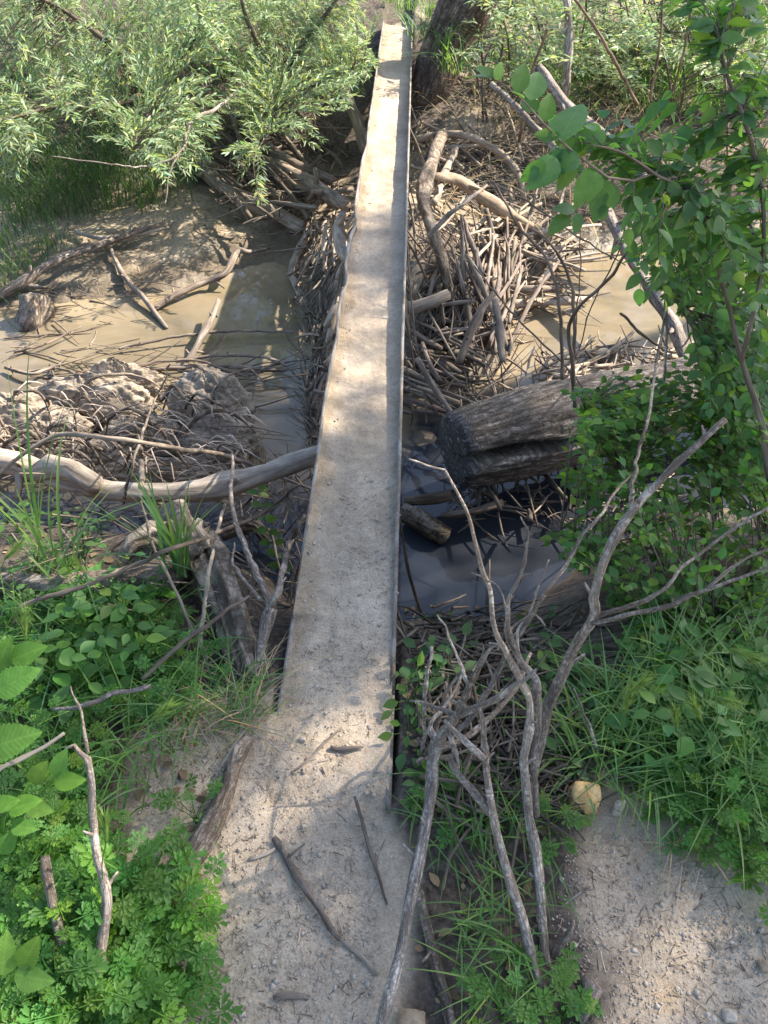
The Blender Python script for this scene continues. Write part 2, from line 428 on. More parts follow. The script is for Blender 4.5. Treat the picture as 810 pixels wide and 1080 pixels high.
# ------------------------------------------------------------------ leaves
def leaf_tmpl(widths, fold=.12, droop=.12, ser=0):
    """stations along the leaf; three points across each, folded on the midrib"""
    n = len(widths); V = []; Q = []
    for i, wd in enumerate(widths):
        y = i / (n - 1); z = -droop * y * y
        jag = (ser * (1 if i % 2 else -1)) * (0 < i < n - 1)
        V += [(-wd * (1 + jag), y, z + fold * wd), (0, y, z), (wd * (1 + jag), y, z + fold * wd)]
    for i in range(n - 1):
        b = i * 3; Q += [(b, b + 1, b + 4, b + 3), (b + 1, b + 2, b + 5, b + 4)]
    return np.array(V, float), np.array(Q), np.zeros((0, 3), int)
LV = {}
LV['lance'] = leaf_tmpl([.01, .095, .10, .07, .004], .35, .18)
LV['ovate'] = leaf_tmpl([.02, .20, .30, .31, .25, .13, .005], .25, .15)
LV['ovate_lo'] = leaf_tmpl([.02, .25, .31, .20, .005], .25, .15)
LV['serrate'] = leaf_tmpl([.02] + [float(.31 * math.sin(math.pi * min(1, (i / 22) ** .72)) ** .8 + .004) for i in range(1, 22)] + [.004], .22, .16, .06)
def frond_tmpl():
    V = []; Q = []
    def lobe(b, ang, L, wd, z0):
        d = np.array([math.sin(ang), math.cos(ang)]); p = np.array([d[1], -d[0]])
        k = len(V); b = np.array(b)
        for t, ww, zz in ((0, .03, 0), (.45, .5, .10), (.8, .42, .05)):
            for sg in (-1, 0, 1):
                c = b + d * L * t + p * sg * wd * ww
                V.append((c[0], c[1], z0 + (zz * wd if sg else -.02)))
        V.append((*(b + d * L * .78 - p * wd * .75), z0)); V.append((*(b + d * L * 1.0 - p * wd * .28), z0))
        V.append((*(b + d * L * 1.05 + p * wd * .2), z0)); V.append((*(b + d * L * .8 + p * wd * .75), z0))
        Q.extend([(k, k + 1, k + 4, k + 3), (k + 1, k + 2, k + 5, k + 4), (k + 3, k + 4, k + 7, k + 6), (k + 4, k + 5, k + 8, k + 7),
                  (k + 6, k + 7, k + 10, k + 9), (k + 7, k + 8, k + 12, k + 11)])
    def leaflet(b, ang, L, z0):
        d = np.array([math.sin(ang), math.cos(ang)]); b = np.array(b)
        lobe(b + d * L * .35, ang, L * .7, L * .36, z0)
        for sg in (-1, 1):
            lobe(b + d * L * .15, ang + sg * .95, L * .55, L * .27, z0 - .01)
    leaflet((0, .58), 0, .42, -.06)
    for sg in (-1, 1):
        leaflet((0, .52), sg * 1.05, .36, -.04); leaflet((0, .28), sg * 1.15, .36, -.01)
        leaflet((sg * .13, .33), sg * .55, .24, 0.0)
    k = len(V); V.extend([(-.012, 0, .0), (.012, 0, .0), (.012, .65, -.04), (-.012, .65, -.04)]); Q.append((k, k + 1, k + 2, k + 3))
    return np.array(V, float), np.array(Q), np.zeros((0, 3), int)
LV['frond'] = frond_tmpl()
def put_leaves(mb, tmpl, P, Dd, Nn, S_, tint):

    """vectorised copies of a leaf: base points, directions, normals, lengths"""
    V, Q, T3 = LV[tmpl]
    P = np.asarray(P, float); Dd = np.asarray(Dd, float); Nn = np.asarray(Nn, float); S_ = np.asarray(S_, float)
    if len(P) == 0: return
    Dd /= np.linalg.norm(Dd, axis=1)[:, None] + 1e-9
    X = np.cross(Dd, Nn); X /= np.linalg.norm(X, axis=1)[:, None] + 1e-9
    Z = np.cross(X, Dd)
    W = P[:, None, :] + S_[:, None, None] * (V[None, :, 0:1] * X[:, None] + V[None, :, 1:2] * Dd[:, None] + V[None, :, 2:3] * Z[:, None])
    k = len(V); n = len(P)
    Qa = (Q[None] + (np.arange(n) * k)[:, None, None]).reshape(-1, 4)
    mb.add(W.reshape(-1, 3), Qa, None, np.repeat(np.asarray(tint, float), k, axis=0), np.tile(V * np.array([1, 1, 0]), (n, 1)) + np.repeat(np.random.RandomState(n).rand(n), k)[:, None] * np.array([[0, 0, 50.]]))
def tints(rs, n, var=.25, yellow=.12, dark=.0):
    b = 1 + var * (rs.rand(n) * 2 - 1); y = rs.rand(n) < yellow
    c = np.stack([b * (1 + .12 * rs.randn(n)), b, b * (1 + .15 * rs.randn(n))], 1)
    c[y] *= np.array([1.6, 1.35, .85])
    return np.clip(c, .2, 3)

def blades(mb, roots, L, wd, rs, lean=.5, tint=None, up=1.0, segs=6, bend=1.0, dirs=None):
    """grass blades as folded ribbons; roots (n,3), L and wd arrays"""
    n = len(roots)
    if n == 0: return
    az = rs.rand(n) * 2 * np.pi if dirs is None else dirs + rs.randn(n) * .5
    hd = np.stack([np.cos(az), np.sin(az), az * 0], 1); ln = lean * (.25 + rs.rand(n))
    t = np.linspace(0, 1, segs)
    side = np.stack([-np.sin(az), np.cos(az), az * 0], 1)
    bd = bend * (.3 + rs.rand(n))
    pos = roots[:, None, :] + L[:, None, None] * (
        hd[:, None, :] * (ln[:, None] * t[None] + bd[:, None] * .55 * t[None] ** 2)[..., None]
        + np.array([0, 0, 1.0])[None, None] * (up * t[None] - bd[:, None] * .42 * t[None] ** 2.4)[..., None])
    ww = wd[:, None] * (1 - t[None] ** 1.8) * .5 * (.6 + .4 * np.minimum(1, t[None] * 4)) + .0002
    A = pos - side[:, None, :] * ww[..., None]; B = pos + side[:, None, :] * ww[..., None]
    C = pos - np.array([0, 0, 1.0]) * (ww * .35)[..., None]
    V = np.stack([A, C, B], 2).reshape(-1, 3)
    k = segs * 3; Q = []
    for i in range(segs - 1):
        b = i * 3; Q += [(b, b + 1, b + 4, b + 3), (b + 1, b + 2, b + 5, b + 4)]
    Qa = (np.array(Q)[None] + (np.arange(n) * k)[:, None, None]).reshape(-1, 4)
    tint = tints(rs, n) if tint is None else tint
    mb.add(V, Qa, None, np.repeat(tint, k, axis=0))

# ------------------------------------------------------------------ the ground
def axis(lo, hi, step, far, m):
    a_ = np.arange(lo, hi + 1e-6, step); e = step * np.cumsum(1.16 ** np.arange(1, m)); e = e[e < far]
    return np.concatenate([lo - e[::-1], a_, hi + e])
xs = axis(-3.9, 3.6, .021, 90, 70); ys = axis(.25, 9.8, .021, 90, 70)
X, Y = np.meshgrid(xs, ys, indexing='ij')
def path_mask(X, Y):
    e = fbm(X * 5, Y * 5, 3) * .16
    nearp = sst((X + .40 + e + (Y - .9) * -.1) / .07) * sst((.06 - .10 * sst((Y - .62) / .2) + e * .5 - X) / .05) * sst((1.12 - Y) / .1)
    nearp = np.maximum(nearp, sst((X + .60 + e) / .1) * sst((-.24 - X) / .1) * sst((1.12 - Y + e) / .12) * sst((Y - .55) / .1))
    right = sst((X - .32 - e - np.maximum(0, .35 - Y) * .2) / .1) * sst((1.0 - X * .28 + e * 1.5 - Y) / .08)
    return np.clip(np.maximum(nearp, right), 0, 1)
def rough_ground(X, Y, pm=None):
    pm = path_mask(X, Y) if pm is None else pm
    Z = hb(X, Y)
    r = fbm(X * 3, Y * 3, 5) * .10 * np.clip(np.abs(Y - 1.0) * .9, .12, 1) + fbm(X * 16, Y * 16, 4) * .03
    clod = np.abs(fbm(X * 26 + 5, Y * 26, 3)) * .020
    return Z + r * (1 - pm * .72) + clod * (1 - .55 * pm)
PM = path_mask(X, Y)
Z = rough_ground(X, Y, PM)
under = (X > XP0 + np.where(Y < 1.02, .02, -.002)) & (X < XP1 + .008) & (Y > .95)
Z = np.where(under, np.minimum(Z, -.125), Z)
Z = np.where((Y > .7) & (Y < 1.0) & (X > XP0 + .02) & (X < XP1 + .006), np.minimum(Z, -.006 - .9 * np.clip(Y - .78, 0, 1)), Z)
e = faredge(X); d = Y - e + fbm(X * 4, Y * 4, 3) * .5
mud = sst((d + .5) / .3) * sst((1.75 - d) / .5) * sst((-X - .35) / .3)
mud = np.maximum(mud, sst((d + .5) / .3) * sst((.35 - d) / .3) * .8)
mud = np.maximum(mud, sst((Y - 3.0) / .3) * sst((3.4 + 1.6 - Y) / .3) * .8 * (X < .1))
wet = sst((ZW + .11 + .10 * fbm(X * 5, Y * 5, 3) - Z) / .06)
lw = fbm(X * 2.2 + 40, Y * 2.2, 3)
PM2 = np.clip(PM + .55 * sst((lw + .02) / .12) * (Y > 5.6) * (X > -.2), 0, 1)
mb = MB(); nx, ny = X.shape; idx = np.arange(nx * ny).reshape(nx, ny)
Qg = np.stack([idx[:-1, :-1], idx[1:, :-1], idx[1:, 1:], idx[:-1, 1:]], -1).reshape(-1, 4)
mb.add(np.stack([X, Y, Z], -1).reshape(-1, 3), Qg)
me = mb.mesh('ground', M['ground'])
ca = me.attributes.new('mask', 'FLOAT_COLOR', 'POINT')
cc = np.ones((nx * ny, 4)); cc[:, 0] = PM2.ravel(); cc[:, 1] = mud.ravel(); cc[:, 2] = wet.ravel(); ca.data.foreach_set('color', cc.ravel())
oc = me.attributes.new('ochre', 'FLOAT', 'POINT'); po = a(705, 1050, 0)
oc.data.foreach_set('value', (.75 * sst((.035 - np.hypot(X - po[0], Y - po[1]) + fbm(X * 30, Y * 30, 3) * .05) / .03)).ravel())
gr = D.objects.new('ground', me); COL.objects.link(gr); tag(gr, 'trampled dirt bank, silty stream bed and far bank', None, kind='structure')

# water
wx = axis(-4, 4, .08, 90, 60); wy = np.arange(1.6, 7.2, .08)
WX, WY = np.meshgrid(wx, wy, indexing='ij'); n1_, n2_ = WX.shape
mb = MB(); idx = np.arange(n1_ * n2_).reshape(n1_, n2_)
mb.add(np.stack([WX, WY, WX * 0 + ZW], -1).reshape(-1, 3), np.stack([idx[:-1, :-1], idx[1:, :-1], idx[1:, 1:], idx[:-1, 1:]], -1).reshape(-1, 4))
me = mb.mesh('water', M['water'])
sh = np.clip(1 - (ZW - hb(WX, WY)) / .30, 0, 1) * .9 + .6 * fbm(WX * 1.7, WY * 2.5, 3)
sh = sh * sst((WY - 2.9) / .6)
at_ = me.attributes.new('shoal', 'FLOAT', 'POINT'); at_.data.foreach_set('value', np.clip(sh, 0, 1).ravel())
ap_ = me.attributes.new('pool', 'FLOAT', 'POINT'); pool_shade = sst((3.15 + .95 * sst((WX + .1) / .2) * sst((3.2 - WX) / .5) + .35 * fbm(WX * 2, WY * 2, 2) - WY) / .6); ap_.data.foreach_set('value', pool_shade.ravel())  # mask also reaches beyond the pool, painting the jam's shade on the water
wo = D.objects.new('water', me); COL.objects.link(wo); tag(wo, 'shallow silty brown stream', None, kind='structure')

_RG = rough_ground(_GX, _GY).tolist()
def gz(x, y): return hq(x, y, _RG)

# ------------------------------------------------------------------ the steel channel used as a footbridge
Y0R, Y0L, Y1 = .775, .95, 8.75
br = thing('footbridge', 'long narrow steel channel laid across the stream as a footbridge', 'footbridge', ((XP0 + XP1) / 2, Y0R, 0))
def strip(profile, ys_, name):
    """profile(y) gives the outline of one steel strip's section at y"""
    mb = MB(); rings = np.array([profile(y) for y in ys_]); n, k, _ = rings.shape
    idx = np.arange(n * k).reshape(n, k); A, B = idx[:-1], idx[1:]
    Q = np.stack([A, np.roll(A, -1, 1), np.roll(B, -1, 1), B], -1).reshape(-1, 4)
    Q = np.vstack([Q, idx[0][::-1].reshape(1, -1) if k == 4 else np.zeros((0, 4), int), idx[-1].reshape(1, -1) if k == 4 else np.zeros((0, 4), int)])
    mb.add(rings.reshape(-1, 3), Q); return mb.build(name, M['steel'], br, smooth=False)
yy = np.arange(Y0R, Y1, .02)
def dent(y):       # knocks and waves along the left flange
    w_ = .004 * math.sin(y * 1.3) + .008 * float(fbm(np.array([y * 1.7]), np.array([3.3]), 3)[0])
    for yc, am, wd in ((2.75, .016, .12), (3.25, .032, .10), (3.9, .034, .13), (5.1, .016, .2)):
        w_ += .6 * am * math.exp(-((y - yc) / wd) ** 2)
    return w_
def pr_right(y):
    x = XP1 + .004 * float(fbm(np.array([y * 2.]), np.array([8.]), 3)[0]); h = .002 * float(fbm(np.array([y * 6.]), np.array([1.]), 3)[0])
    return [(x - .010, y, -.098), (x, y, -.098), (x, y, h), (x - .012, y, h + .002)]
def pr_left(y):
    dd = dent(y); h = .010 * float(fbm(np.array([y * 4.]), np.array([5.]), 3)[0]) - .25 * max(dd, 0)
    return [(XP0, y, -.098), (XP0 + .009, y, -.098), (XP0 + .010 + dd, y, h), (XP0 + dd, y, h)]
def pr_web(y): return [(XP0, y, -.106), (XP1, y, -.106), (XP1, y, -.0985), (XP0, y, -.0985)]
strip(pr_right, yy, 'side_flange'); strip(pr_left, yy[yy > Y0L], 'side_flange'); strip(pr_web, yy, 'web')
# dirt trodden into the channel
ux = np.linspace(0, 1, 46); uy = np.concatenate([np.arange(.70, 3.2, .008), np.arange(3.2, Y1 + .3, .02)])
UX, UY = np.meshgrid(ux, uy, indexing='ij')
FY, FZ = [.7, 1.0, 1.4, 2.0, 2.8, 4.0, 9], [-.0, .002, -.012, -.035, -.058, -.072, -.080]
fill = np.interp(UY, FY, FZ)
DX = XP0 + .006 - .03 * sst((1.0 - UY) / .04) * (1 - UX) + UX * (XP1 - XP0 - .0125)
DX = DX + np.array([[max(0, dent(y)) for y in uy]]) * (1 - UX) ** 3
DZ = fill + .022 * (1 - UX) ** 4 * (UY > 1.3) + fbm(DX * 22, UY * 22, 4) * .011 + fbm(DX * 5, UY * 4, 3) * .010
DZ = DZ + np.abs(fbm(DX * 60, UY * 60, 2)) * .006 * np.interp(UY, [1, 3], [1, .35])
DZ = np.where(UY < .86, np.maximum(DZ - sst((.86 - UY) / .16) * .03, -.05), DZ)
DZ = np.maximum(DZ, -.097)
DZ = np.where(UY > Y1, DZ - (UY - Y1) * .1, DZ)
mb = MB(); n1_, n2_ = DX.shape; idx = np.arange(n1_ * n2_).reshape(n1_, n2_)
edge = sst((.22 - UX + fbm(UX * 6, UY * 9, 4) * .35) / .16) * .8 + sst((UX - .93 + fbm(UX * 6, UY * 7, 3) * .1) / .06) * .35     # darker crumbs gather along the flanges
smear = fbm(UX * 3 + 5, UY * 1.6, 4)
tb = (1 - .30 * edge * np.interp(UY, [1, 2], [0, 1])) * (1 + .55 * smear) * np.interp(UY, [1, 2.5], [1, .97])
TC = np.stack([tb * (1 - .02 * edge), tb * (1 - .07 * edge), tb * (1 - .16 * edge)], -1).reshape(-1, 3)
mb.add(np.stack([DX, UY, DZ], -1).reshape(-1, 3), np.stack([idx[:-1, :-1], idx[1:, :-1], idx[1:, 1:], idx[:-1, 1:]], -1).reshape(-1, 4), None, TC)
do = mb.build('dirt_layer', M['dirt']); tag(do, 'dry trodden dirt filling the steel channel', 'dirt', kind='stuff')

def surf(x, y):
    """the top of whatever lies at x, y: trodden dirt on the bridge, else the ground"""
    if XP0 < x < XP1 and y > .8: return float(np.interp(y, FY, FZ)) + .002
    return max(gz(x, y), ZW)


# ------------------------------------------------------------------ branches and sticks
_seed = [1000]
def nseed(): _seed[0] += 1; return _seed[0]
def pts3(spec):
    """(px, py, height above the ground) or (px, py, 'z', level) or (px, py, 'd', distance)"""
    out = []
    for s_ in spec:
        if len(s_) == 4 and s_[2] == 'z': out.append(a(s_[0], s_[1], s_[3]))
        elif len(s_) == 4 and s_[2] == 'd': out.append(q(s_[0], s_[1], s_[3]))
        else: out.append(g(s_[0], s_[1], s_[2]))
    return np.array(out)
def branch(name, label, cat, paths, mat='grey', group=None, sides=9, rough=.12, tint=(1, 1, 1), wob=.004, knots=2, part='side_branch', th=None):
    """paths: (spec, radii in picture pixels); the first is the thing's own stem, the rest its side branches"""
    root = None
    for i, (spec, rad) in enumerate(paths):
        P = pts3(spec)
        if th is None: th = .67 if mat in ('grey', 'dark', 'willow_stem') else .76
        rr = [th * r * depth_of(P[int(round(k * (len(P) - 1) / max(1, len(rad) - 1)))]) / F for k, r in enumerate(rad)]
        mb = MB(); Pc = tube(mb, P, rr, sides if i == 0 else max(6, sides - 2), rough=rough, wob=wob, seed=nseed(), tint=tint, knots=knots)
        if mat in ('grey', 'pale', 'stick') and len(Pc) > 8:      # broken twig stubs
            rq = np.random.RandomState(_seed[0]); ln_ = np.linalg.norm(np.diff(Pc, axis=0), axis=1).sum()
            for _ in range(int(min(5, ln_ / .16))):
                j_ = rq.randint(2, len(Pc) - 2); rj = float(np.interp(j_ / len(Pc), np.linspace(0, 1, len(rr)), rr)); tq = Pc[j_ + 1] - Pc[j_]; tq /= np.linalg.norm(tq)
                dq = np.cross(tq, rq.randn(3)); dq /= np.linalg.norm(dq); dq = dq + tq * .6
                tube(mb, [Pc[j_], Pc[j_] + dq * rj * 1.2, Pc[j_] + dq * rj * rq.uniform(1.6, 3.8)], [rj * .55, rj * .4, rj * .28], 6, 4, rough=.2, tint=tint)
        if root is None:
            root = mb.build(name, M[mat], None, origin=P[0]); tag(root, label, cat, group)
        else: mb.build(part, M[mat], root)
    return root

# --- dead branches standing and leaning on the near bank, right of the bridge
branch('fallen_branch', 'long bare grey branch with forked top rising just right of the channel end', 'branch', [
    ([(400, 1085, .05), (425, 985, .07), (446, 890, .10), (456, 815, .14), (466, 776, .20), (484, 750, .28), (495, 720, .38), (508, 697, .46), (522, 683, .50)], [9.5, 9, 9, 8.5, 8, 6, 5, 4, 2]),
    ([(474, 757, .23), (500, 747, .30), (527, 737, .36), (548, 722, .42), (566, 703, .46)], [6, 5, 4.5, 4, 2]),
    ([(478, 752, .24), (455, 745, .22), (432, 738, .2)], [4, 3, 1.5]),
    ([(495, 719, .38), (484, 700, .36), (473, 670, .34), (463, 648, .33)], [3, 2.5, 2, 1.2]),
    ([(462, 790, .17), (455, 765, .16), (478, 735, .16), (488, 712, .15)], [4, 3.5, 3, 2])], 'grey', knots=4)
branch('fallen_branch', 'bare grey branch with three prongs standing between two longer branches', 'branch', [
    ([(570, 1042, .02), (556, 990, .05), (540, 940, .09), (528, 895, .14), (518, 850, .2), (513, 800, .25), (510, 770, .3), (507, 747, .34)], [9, 8, 7.5, 7, 6.5, 5, 4, 2.5]),
    ([(521, 862, .18), (500, 838, .2), (484, 818, .21), (476, 803, .22), (472, 802, .23)], [6, 5.5, 4.5, 3.5, 3]),
    ([(511, 800, .26), (495, 786, .27), (482, 772, .28), (468, 759, .29)], [5.5, 4.5, 4, 2.5]),
    ([(483, 815, .21), (480, 795, .22), (472, 772, .24)], [4, 3.5, 2.5])], 'grey', knots=4, tint=(1.12, 1.08, 1.04))
branch('dead_sapling', 'thin pale crooked stem reaching up over the dark pool', 'branch', [
    ([(577, 1020, 0), (571, 970, .03), (566, 910, .08), (557, 850, .14), (554, 800, .22), (557, 770, .28), (556, 735, .36), (540, 700, .44), (524, 670, .52), (514, 620, .62), (505, 580, .7), (490, 535, .78), (470, 495, .85)], [8, 7.5, 7.5, 7, 7, 6.5, 5.5, 5, 4.5, 3.5, 3, 2.5, 1.5]),
    ([(470, 496, .85), (450, 492, .86), (430, 487, .87)], [1.5, 1.2, .8])], 'grey', knots=5, tint=(1.2, 1.17, 1.15))
branch('dead_sapling', 'thin wavy bare stem with small side twigs, beside the pale stem over the pool', 'branch', [
    ([(566, 860, .1), (563, 800, .2), (566, 765, .26), (567, 730, .34), (558, 705, .38), (540, 683, .43), (533, 660, .48), (540, 625, .55), (551, 597, .6), (556, 570, .64), (549, 545, .68)], [7, 6.5, 6.5, 6, 5.5, 5, 4.5, 3.2, 2.6, 2, 1.2]),
    ([(545, 612, .57), (556, 608, .58), (566, 606, .6)], [1.5, 1.2, .8]), ([(535, 645, .51), (524, 618, .52), (497, 605, .5)], [1.6, 1.2, .8]),
    ([(533, 668, .46), (545, 655, .47), (562, 648, .5), (575, 660, .5)], [1.8, 1.4, 1.2, .8]),
    ([(552, 700, .39), (545, 668, .42), (560, 640, .46), (580, 590, .55)], [2, 1.8, 1.5, .9])], 'grey', knots=5)
branch('leaning_branch', 'thick smooth grey branch leaning out over the stream and forking through green leaves', 'branch', [
    ([(553, 870, .02), (560, 810, .12), (574, 760, .22), (590, 715, .32), (606, 680, .42), (624, 654, .50), (627, 630, .55), (640, 590, .62), (662, 548, .68), (690, 512, .74), (725, 478, .80), (765, 442, .85)], [9, 9.5, 9, 8.5, 8, 7.5, 7, 6.5, 6.5, 6, 5.5, 4.5]),
    ([(624, 655, .50), (660, 648, .54), (700, 640, .58), (735, 626, .62), (760, 618, .65), (812, 598, .7)], [4, 3.5, 3.5, 3.2, 3, 2]),
    ([(626, 652, .50), (665, 638, .54), (700, 622, .58), (718, 600, .6), (770, 560, .62), (812, 535, .64)], [4.2, 3.8, 3.2, 2.8, 2.4, 2]),
    ([(664, 545, .68), (668, 510, .72), (674, 470, .76), (690, 410, .84), (704, 300, .95)], [4, 3.2, 2.5, 2.2, 1.4]),
    ([(750, 621, .64), (785, 590, .66), (812, 575, .67)], [2.5, 2, 1.3])], 'grey', tint=(.86, .84, .82), knots=4)
branch('dead_branch', 'thin dark branch running diagonally from the sapling bases up to the right bank leaves', 'branch', [
    ([(478, 780, .06), (505, 745, .12), (530, 700, .2), (560, 650, .3), (600, 590, .4), (630, 545, .5), (665, 500, .58)], [5, 4.5, 4, 3.5, 3, 2.5, 1.5])], 'grey', tint=(.7, .68, .66))
branch('fallen_branch', 'short dark mossy stick with dull bark lying beside the forked branch foot', 'branch', [
    ([(440, 935, .02), (452, 975, .02), (464, 1030, .02), (478, 1090, .02)], [6, 7.5, 8.5, 9])], 'grey', tint=(.72, .68, .64))
branch('upright_stick', 'straight thin upright stick close beside the right edge of the channel', 'stick', [
    ([(445, 800, .02), (449, 740, .2), (454, 683, .32)], [3.5, 3, 2.6])], 'grey')
branch('fallen_branch', 'pale broken stick lying low under the crossing branches', 'branch', [
    ([(440, 805, .05), (465, 792, .06), (500, 770, .07), (540, 730, .1), (560, 690, .14)], [6, 6, 5, 4, 3])], 'grey', tint=(1.1, 1.0, .9))
branch('upright_stick', 'slim forked twig stuck in the bank between channel and saplings', 'stick', [
    ([(450, 830, .0), (462, 760, .12), (476, 720, .2), (490, 705, .25)], [4, 3.5, 3, 2])], 'grey', tint=(.8, .76, .72))
branch('upright_stick', 'bent grey twig standing in the grass above the ochre stone', 'stick', [
    ([(630, 800, .02), (623, 775, .1), (615, 750, .16), (604, 726, .2)], [3, 2.6, 2, 1.4])], 'grey', tint=(1.1, 1.1, 1.1))
branch('broken_stick', 'short pale pointed stake leaning beside the lower branch foot', 'stick', [
    ([(585, 1010, .0), (594, 990, .03), (603, 968, .06)], [6, 5.5, 2.5])], 'grey', tint=(1.15, 1.1, 1.05))
branch('broken_stick', 'thin twig lying across the bare soil above the pale stake', 'stick', [
    ([(590, 958, .01), (605, 945, .015), (622, 934, .02)], [2.5, 2.2, 1.6])], 'grey')
branch('wood_stub', 'worn grey knobbly root stub at the edge of the right dirt patch', 'root', [
    ([(600, 1045, .01), (612, 1075, .02), (622, 1058, .03), (628, 1040, .03), (620, 1032, .02)], [11, 13, 12, 10, 5])], 'grey', knots=4, tint=(1.05, 1, .95))

# --- on the path
branch('path_stick', 'dark rough-barked stick lying diagonally on the dirt path', 'stick', [
    ([(291, 884, .010), (302, 905, .012), (320, 932, .012), (342, 965, .012), (358, 990, .010)], [6, 5.5, 5, 4.8, 3]),
    ([(302, 906, .014), (312, 897, .02), (321, 890, .012)], [2.2, 1.8, 1])], 'dark', tint=(1.7, 1.6, 1.5), rough=.25)
branch('path_stick', 'thin dark peeling stick lying near the channel end on the path', 'stick', [
    ([(373, 842, .008), (383, 872, .010), (395, 915, .010), (408, 952, .008)], [2.2, 3, 3, 1.5])], 'dark', tint=(1.7, 1.6, 1.5))
branch('path_stick', 'pale split stick end at the lower tip of the diagonal dark stick', 'stick', [
    ([(360, 992, .008), (380, 1005, .008), (398, 1026, .006)], [1.5, 3.2, 2.8])], 'pale')
branch('path_stick', 'small smooth grey stick lying crosswise on the channel dirt', 'stick', [
    ([(348, 789, .010), (365, 791, .012), (384, 789, .010)], [2.5, 3.2, 1.5])], 'stick')
branch('path_stick', 'thin straight reed stem lying diagonally where channel meets path', 'stick', [
    ([(308, 813, .008), (335, 790, .010), (360, 768, .010)], [1.4, 2.0, 1.2])], 'stick')
branch('path_stick', 'short pale straw lying by the left end of the dark path stick', 'stick', [
    ([(262, 908, .005), (276, 904, .007), (290, 897, .006)], [2.5, 2.2, 1.5])], 'pale')
branch('path_stick', 'small dark bark chip lying low in the middle of the path', 'stick', [
    ([(289, 1052, .006), (305, 1050, .012), (326, 1054, .006)], [3.5, 5.5, 3])], 'dark', tint=(1.6, 1.5, 1.4), rough=.3)
branch('path_stick', 'tiny bent twig lying near the left flange of the channel', 'stick', [
    ([(306, 706, .006), (307, 718, .008), (310, 726, .006)], [1.6, 2, 1.2])], 'pale')
branch('path_stick', 'short bent twig lying near the right flange of the channel', 'stick', [
    ([(376, 588, .006), (386, 598, .008), (395, 611, .006)], [1.4, 1.8, 1.2])], 'stick')

# --- left of the path
branch('tree_root', 'thick gnarled root with flaking bark bordering the left side of the path', 'root', [
    ([(182, 945, -.01), (200, 908, .035), (222, 872, .05), (240, 835, .03), (248, 805, .03), (262, 782, .02)], [11, 13, 12, 9.5, 9, 7])], 'grey', rough=.34, knots=5, tint=(.95, .88, .8), sides=20, th=.74)
branch('dead_branch', 'pale upright dead branch with a twig top among the left herbs', 'branch', [
    ([(96, 1085, .05), (105, 1020, .10), (112, 960, .16), (104, 900, .22), (97, 850, .27), (92, 800, .32)], [9, 9, 8, 6.5, 6, 4.5]),
    ([(93, 800, .31), (83, 792, .32), (78, 784, .33), (70, 788, .33)], [4, 3.5, 3, 2]),
    ([(91, 795, .32), (86, 770, .35), (82, 745, .38), (76, 722, .4)], [2.5, 2.2, 1.8, 1])], 'grey', tint=(1.15, 1.1, 1.06))
branch('dead_branch', 'blunt dead stick rising from the herbs in the bottom left corner', 'branch', [
    ([(78, 1085, .03), (70, 1020, .08), (56, 960, .14), (48, 905, .2)], [10, 9.5, 8, 6])], 'grey', tint=(.85, .8, .76))
branch('dead_branch', 'dark curved stick lying in the left herbs', 'branch', [
    ([(58, 748, .12), (90, 744, .13), (122, 732, .13), (158, 724, .12)], [2.5, 4, 4.2, 2.5])], 'grey', tint=(.75, .75, .8))
branch('dead_branch', 'straight tan stick poking in from the left edge of the photo', 'branch', [
    ([(-10, 820, .25), (30, 795, .27), (70, 772, .28)], [3, 3, 2.2])], 'pale')
branch('forked_branch', 'grey forked branch like a letter Y standing left of the channel', 'branch', [
    ([(268, 728, -.02), (274, 700, .03), (278, 672, .1), (286, 642, .17)], [8, 7.5, 7, 7]),
    ([(286, 644, .17), (277, 618, .22), (266, 596, .27), (256, 570, .32), (245, 528, .40), (245, 478, .5)], [6, 5, 4.8, 4.5, 3.5, 2]),
    ([(287, 643, .17), (296, 610, .24), (305, 575, .3), (314, 556, .34), (325, 538, .38)], [6, 5, 4.8, 4.5, 4]),
    ([(275, 633, .2), (257, 612, .22), (247, 595, .24), (247, 572, .27)], [3, 2.5, 2.2, 1.4])], 'grey', tint=(1.05, 1, .98))
branch('upright_stick', 'thin pale straight stick standing over the weathered root trunk', 'stick', [
    ([(216, 694, .02), (212, 672, .05), (216, 630, .12), (224, 585, .2), (237, 530, .3), (243, 495, .36)], [4.5, 3.4, 3, 2.6, 2.2, 1.5])], 'pale', tint=(1.05, 1, .95))
branch('upright_stick', 'thin leaning twig crossing left of the pale straight stick', 'stick', [
    ([(205, 670, .05), (180, 610, .15), (160, 570, .24), (148, 530, .32)], [2.4, 2, 1.8, 1])], 'stick', tint=(1.2, 1.15, 1.1))
branch('dead_branch', 'long dark thin branch running from the left herbs up to the channel edge', 'branch', [
    ([(150, 715, .08), (190, 680, .12), (225, 655, .16), (262, 628, .2)], [3, 3, 2.8, 2])], 'stick', tint=(.7, .66, .62))
branch('dead_branch', 'long thin dark branch slanting above the low silted log', 'branch', [
    ([(20, 640, .14), (80, 620, .18), (140, 598, .22), (200, 572, .26), (270, 545, .32), (318, 510, .36)], [3.2, 3.2, 3, 3, 2.5, 1.6])], 'stick', tint=(.8, .76, .72))

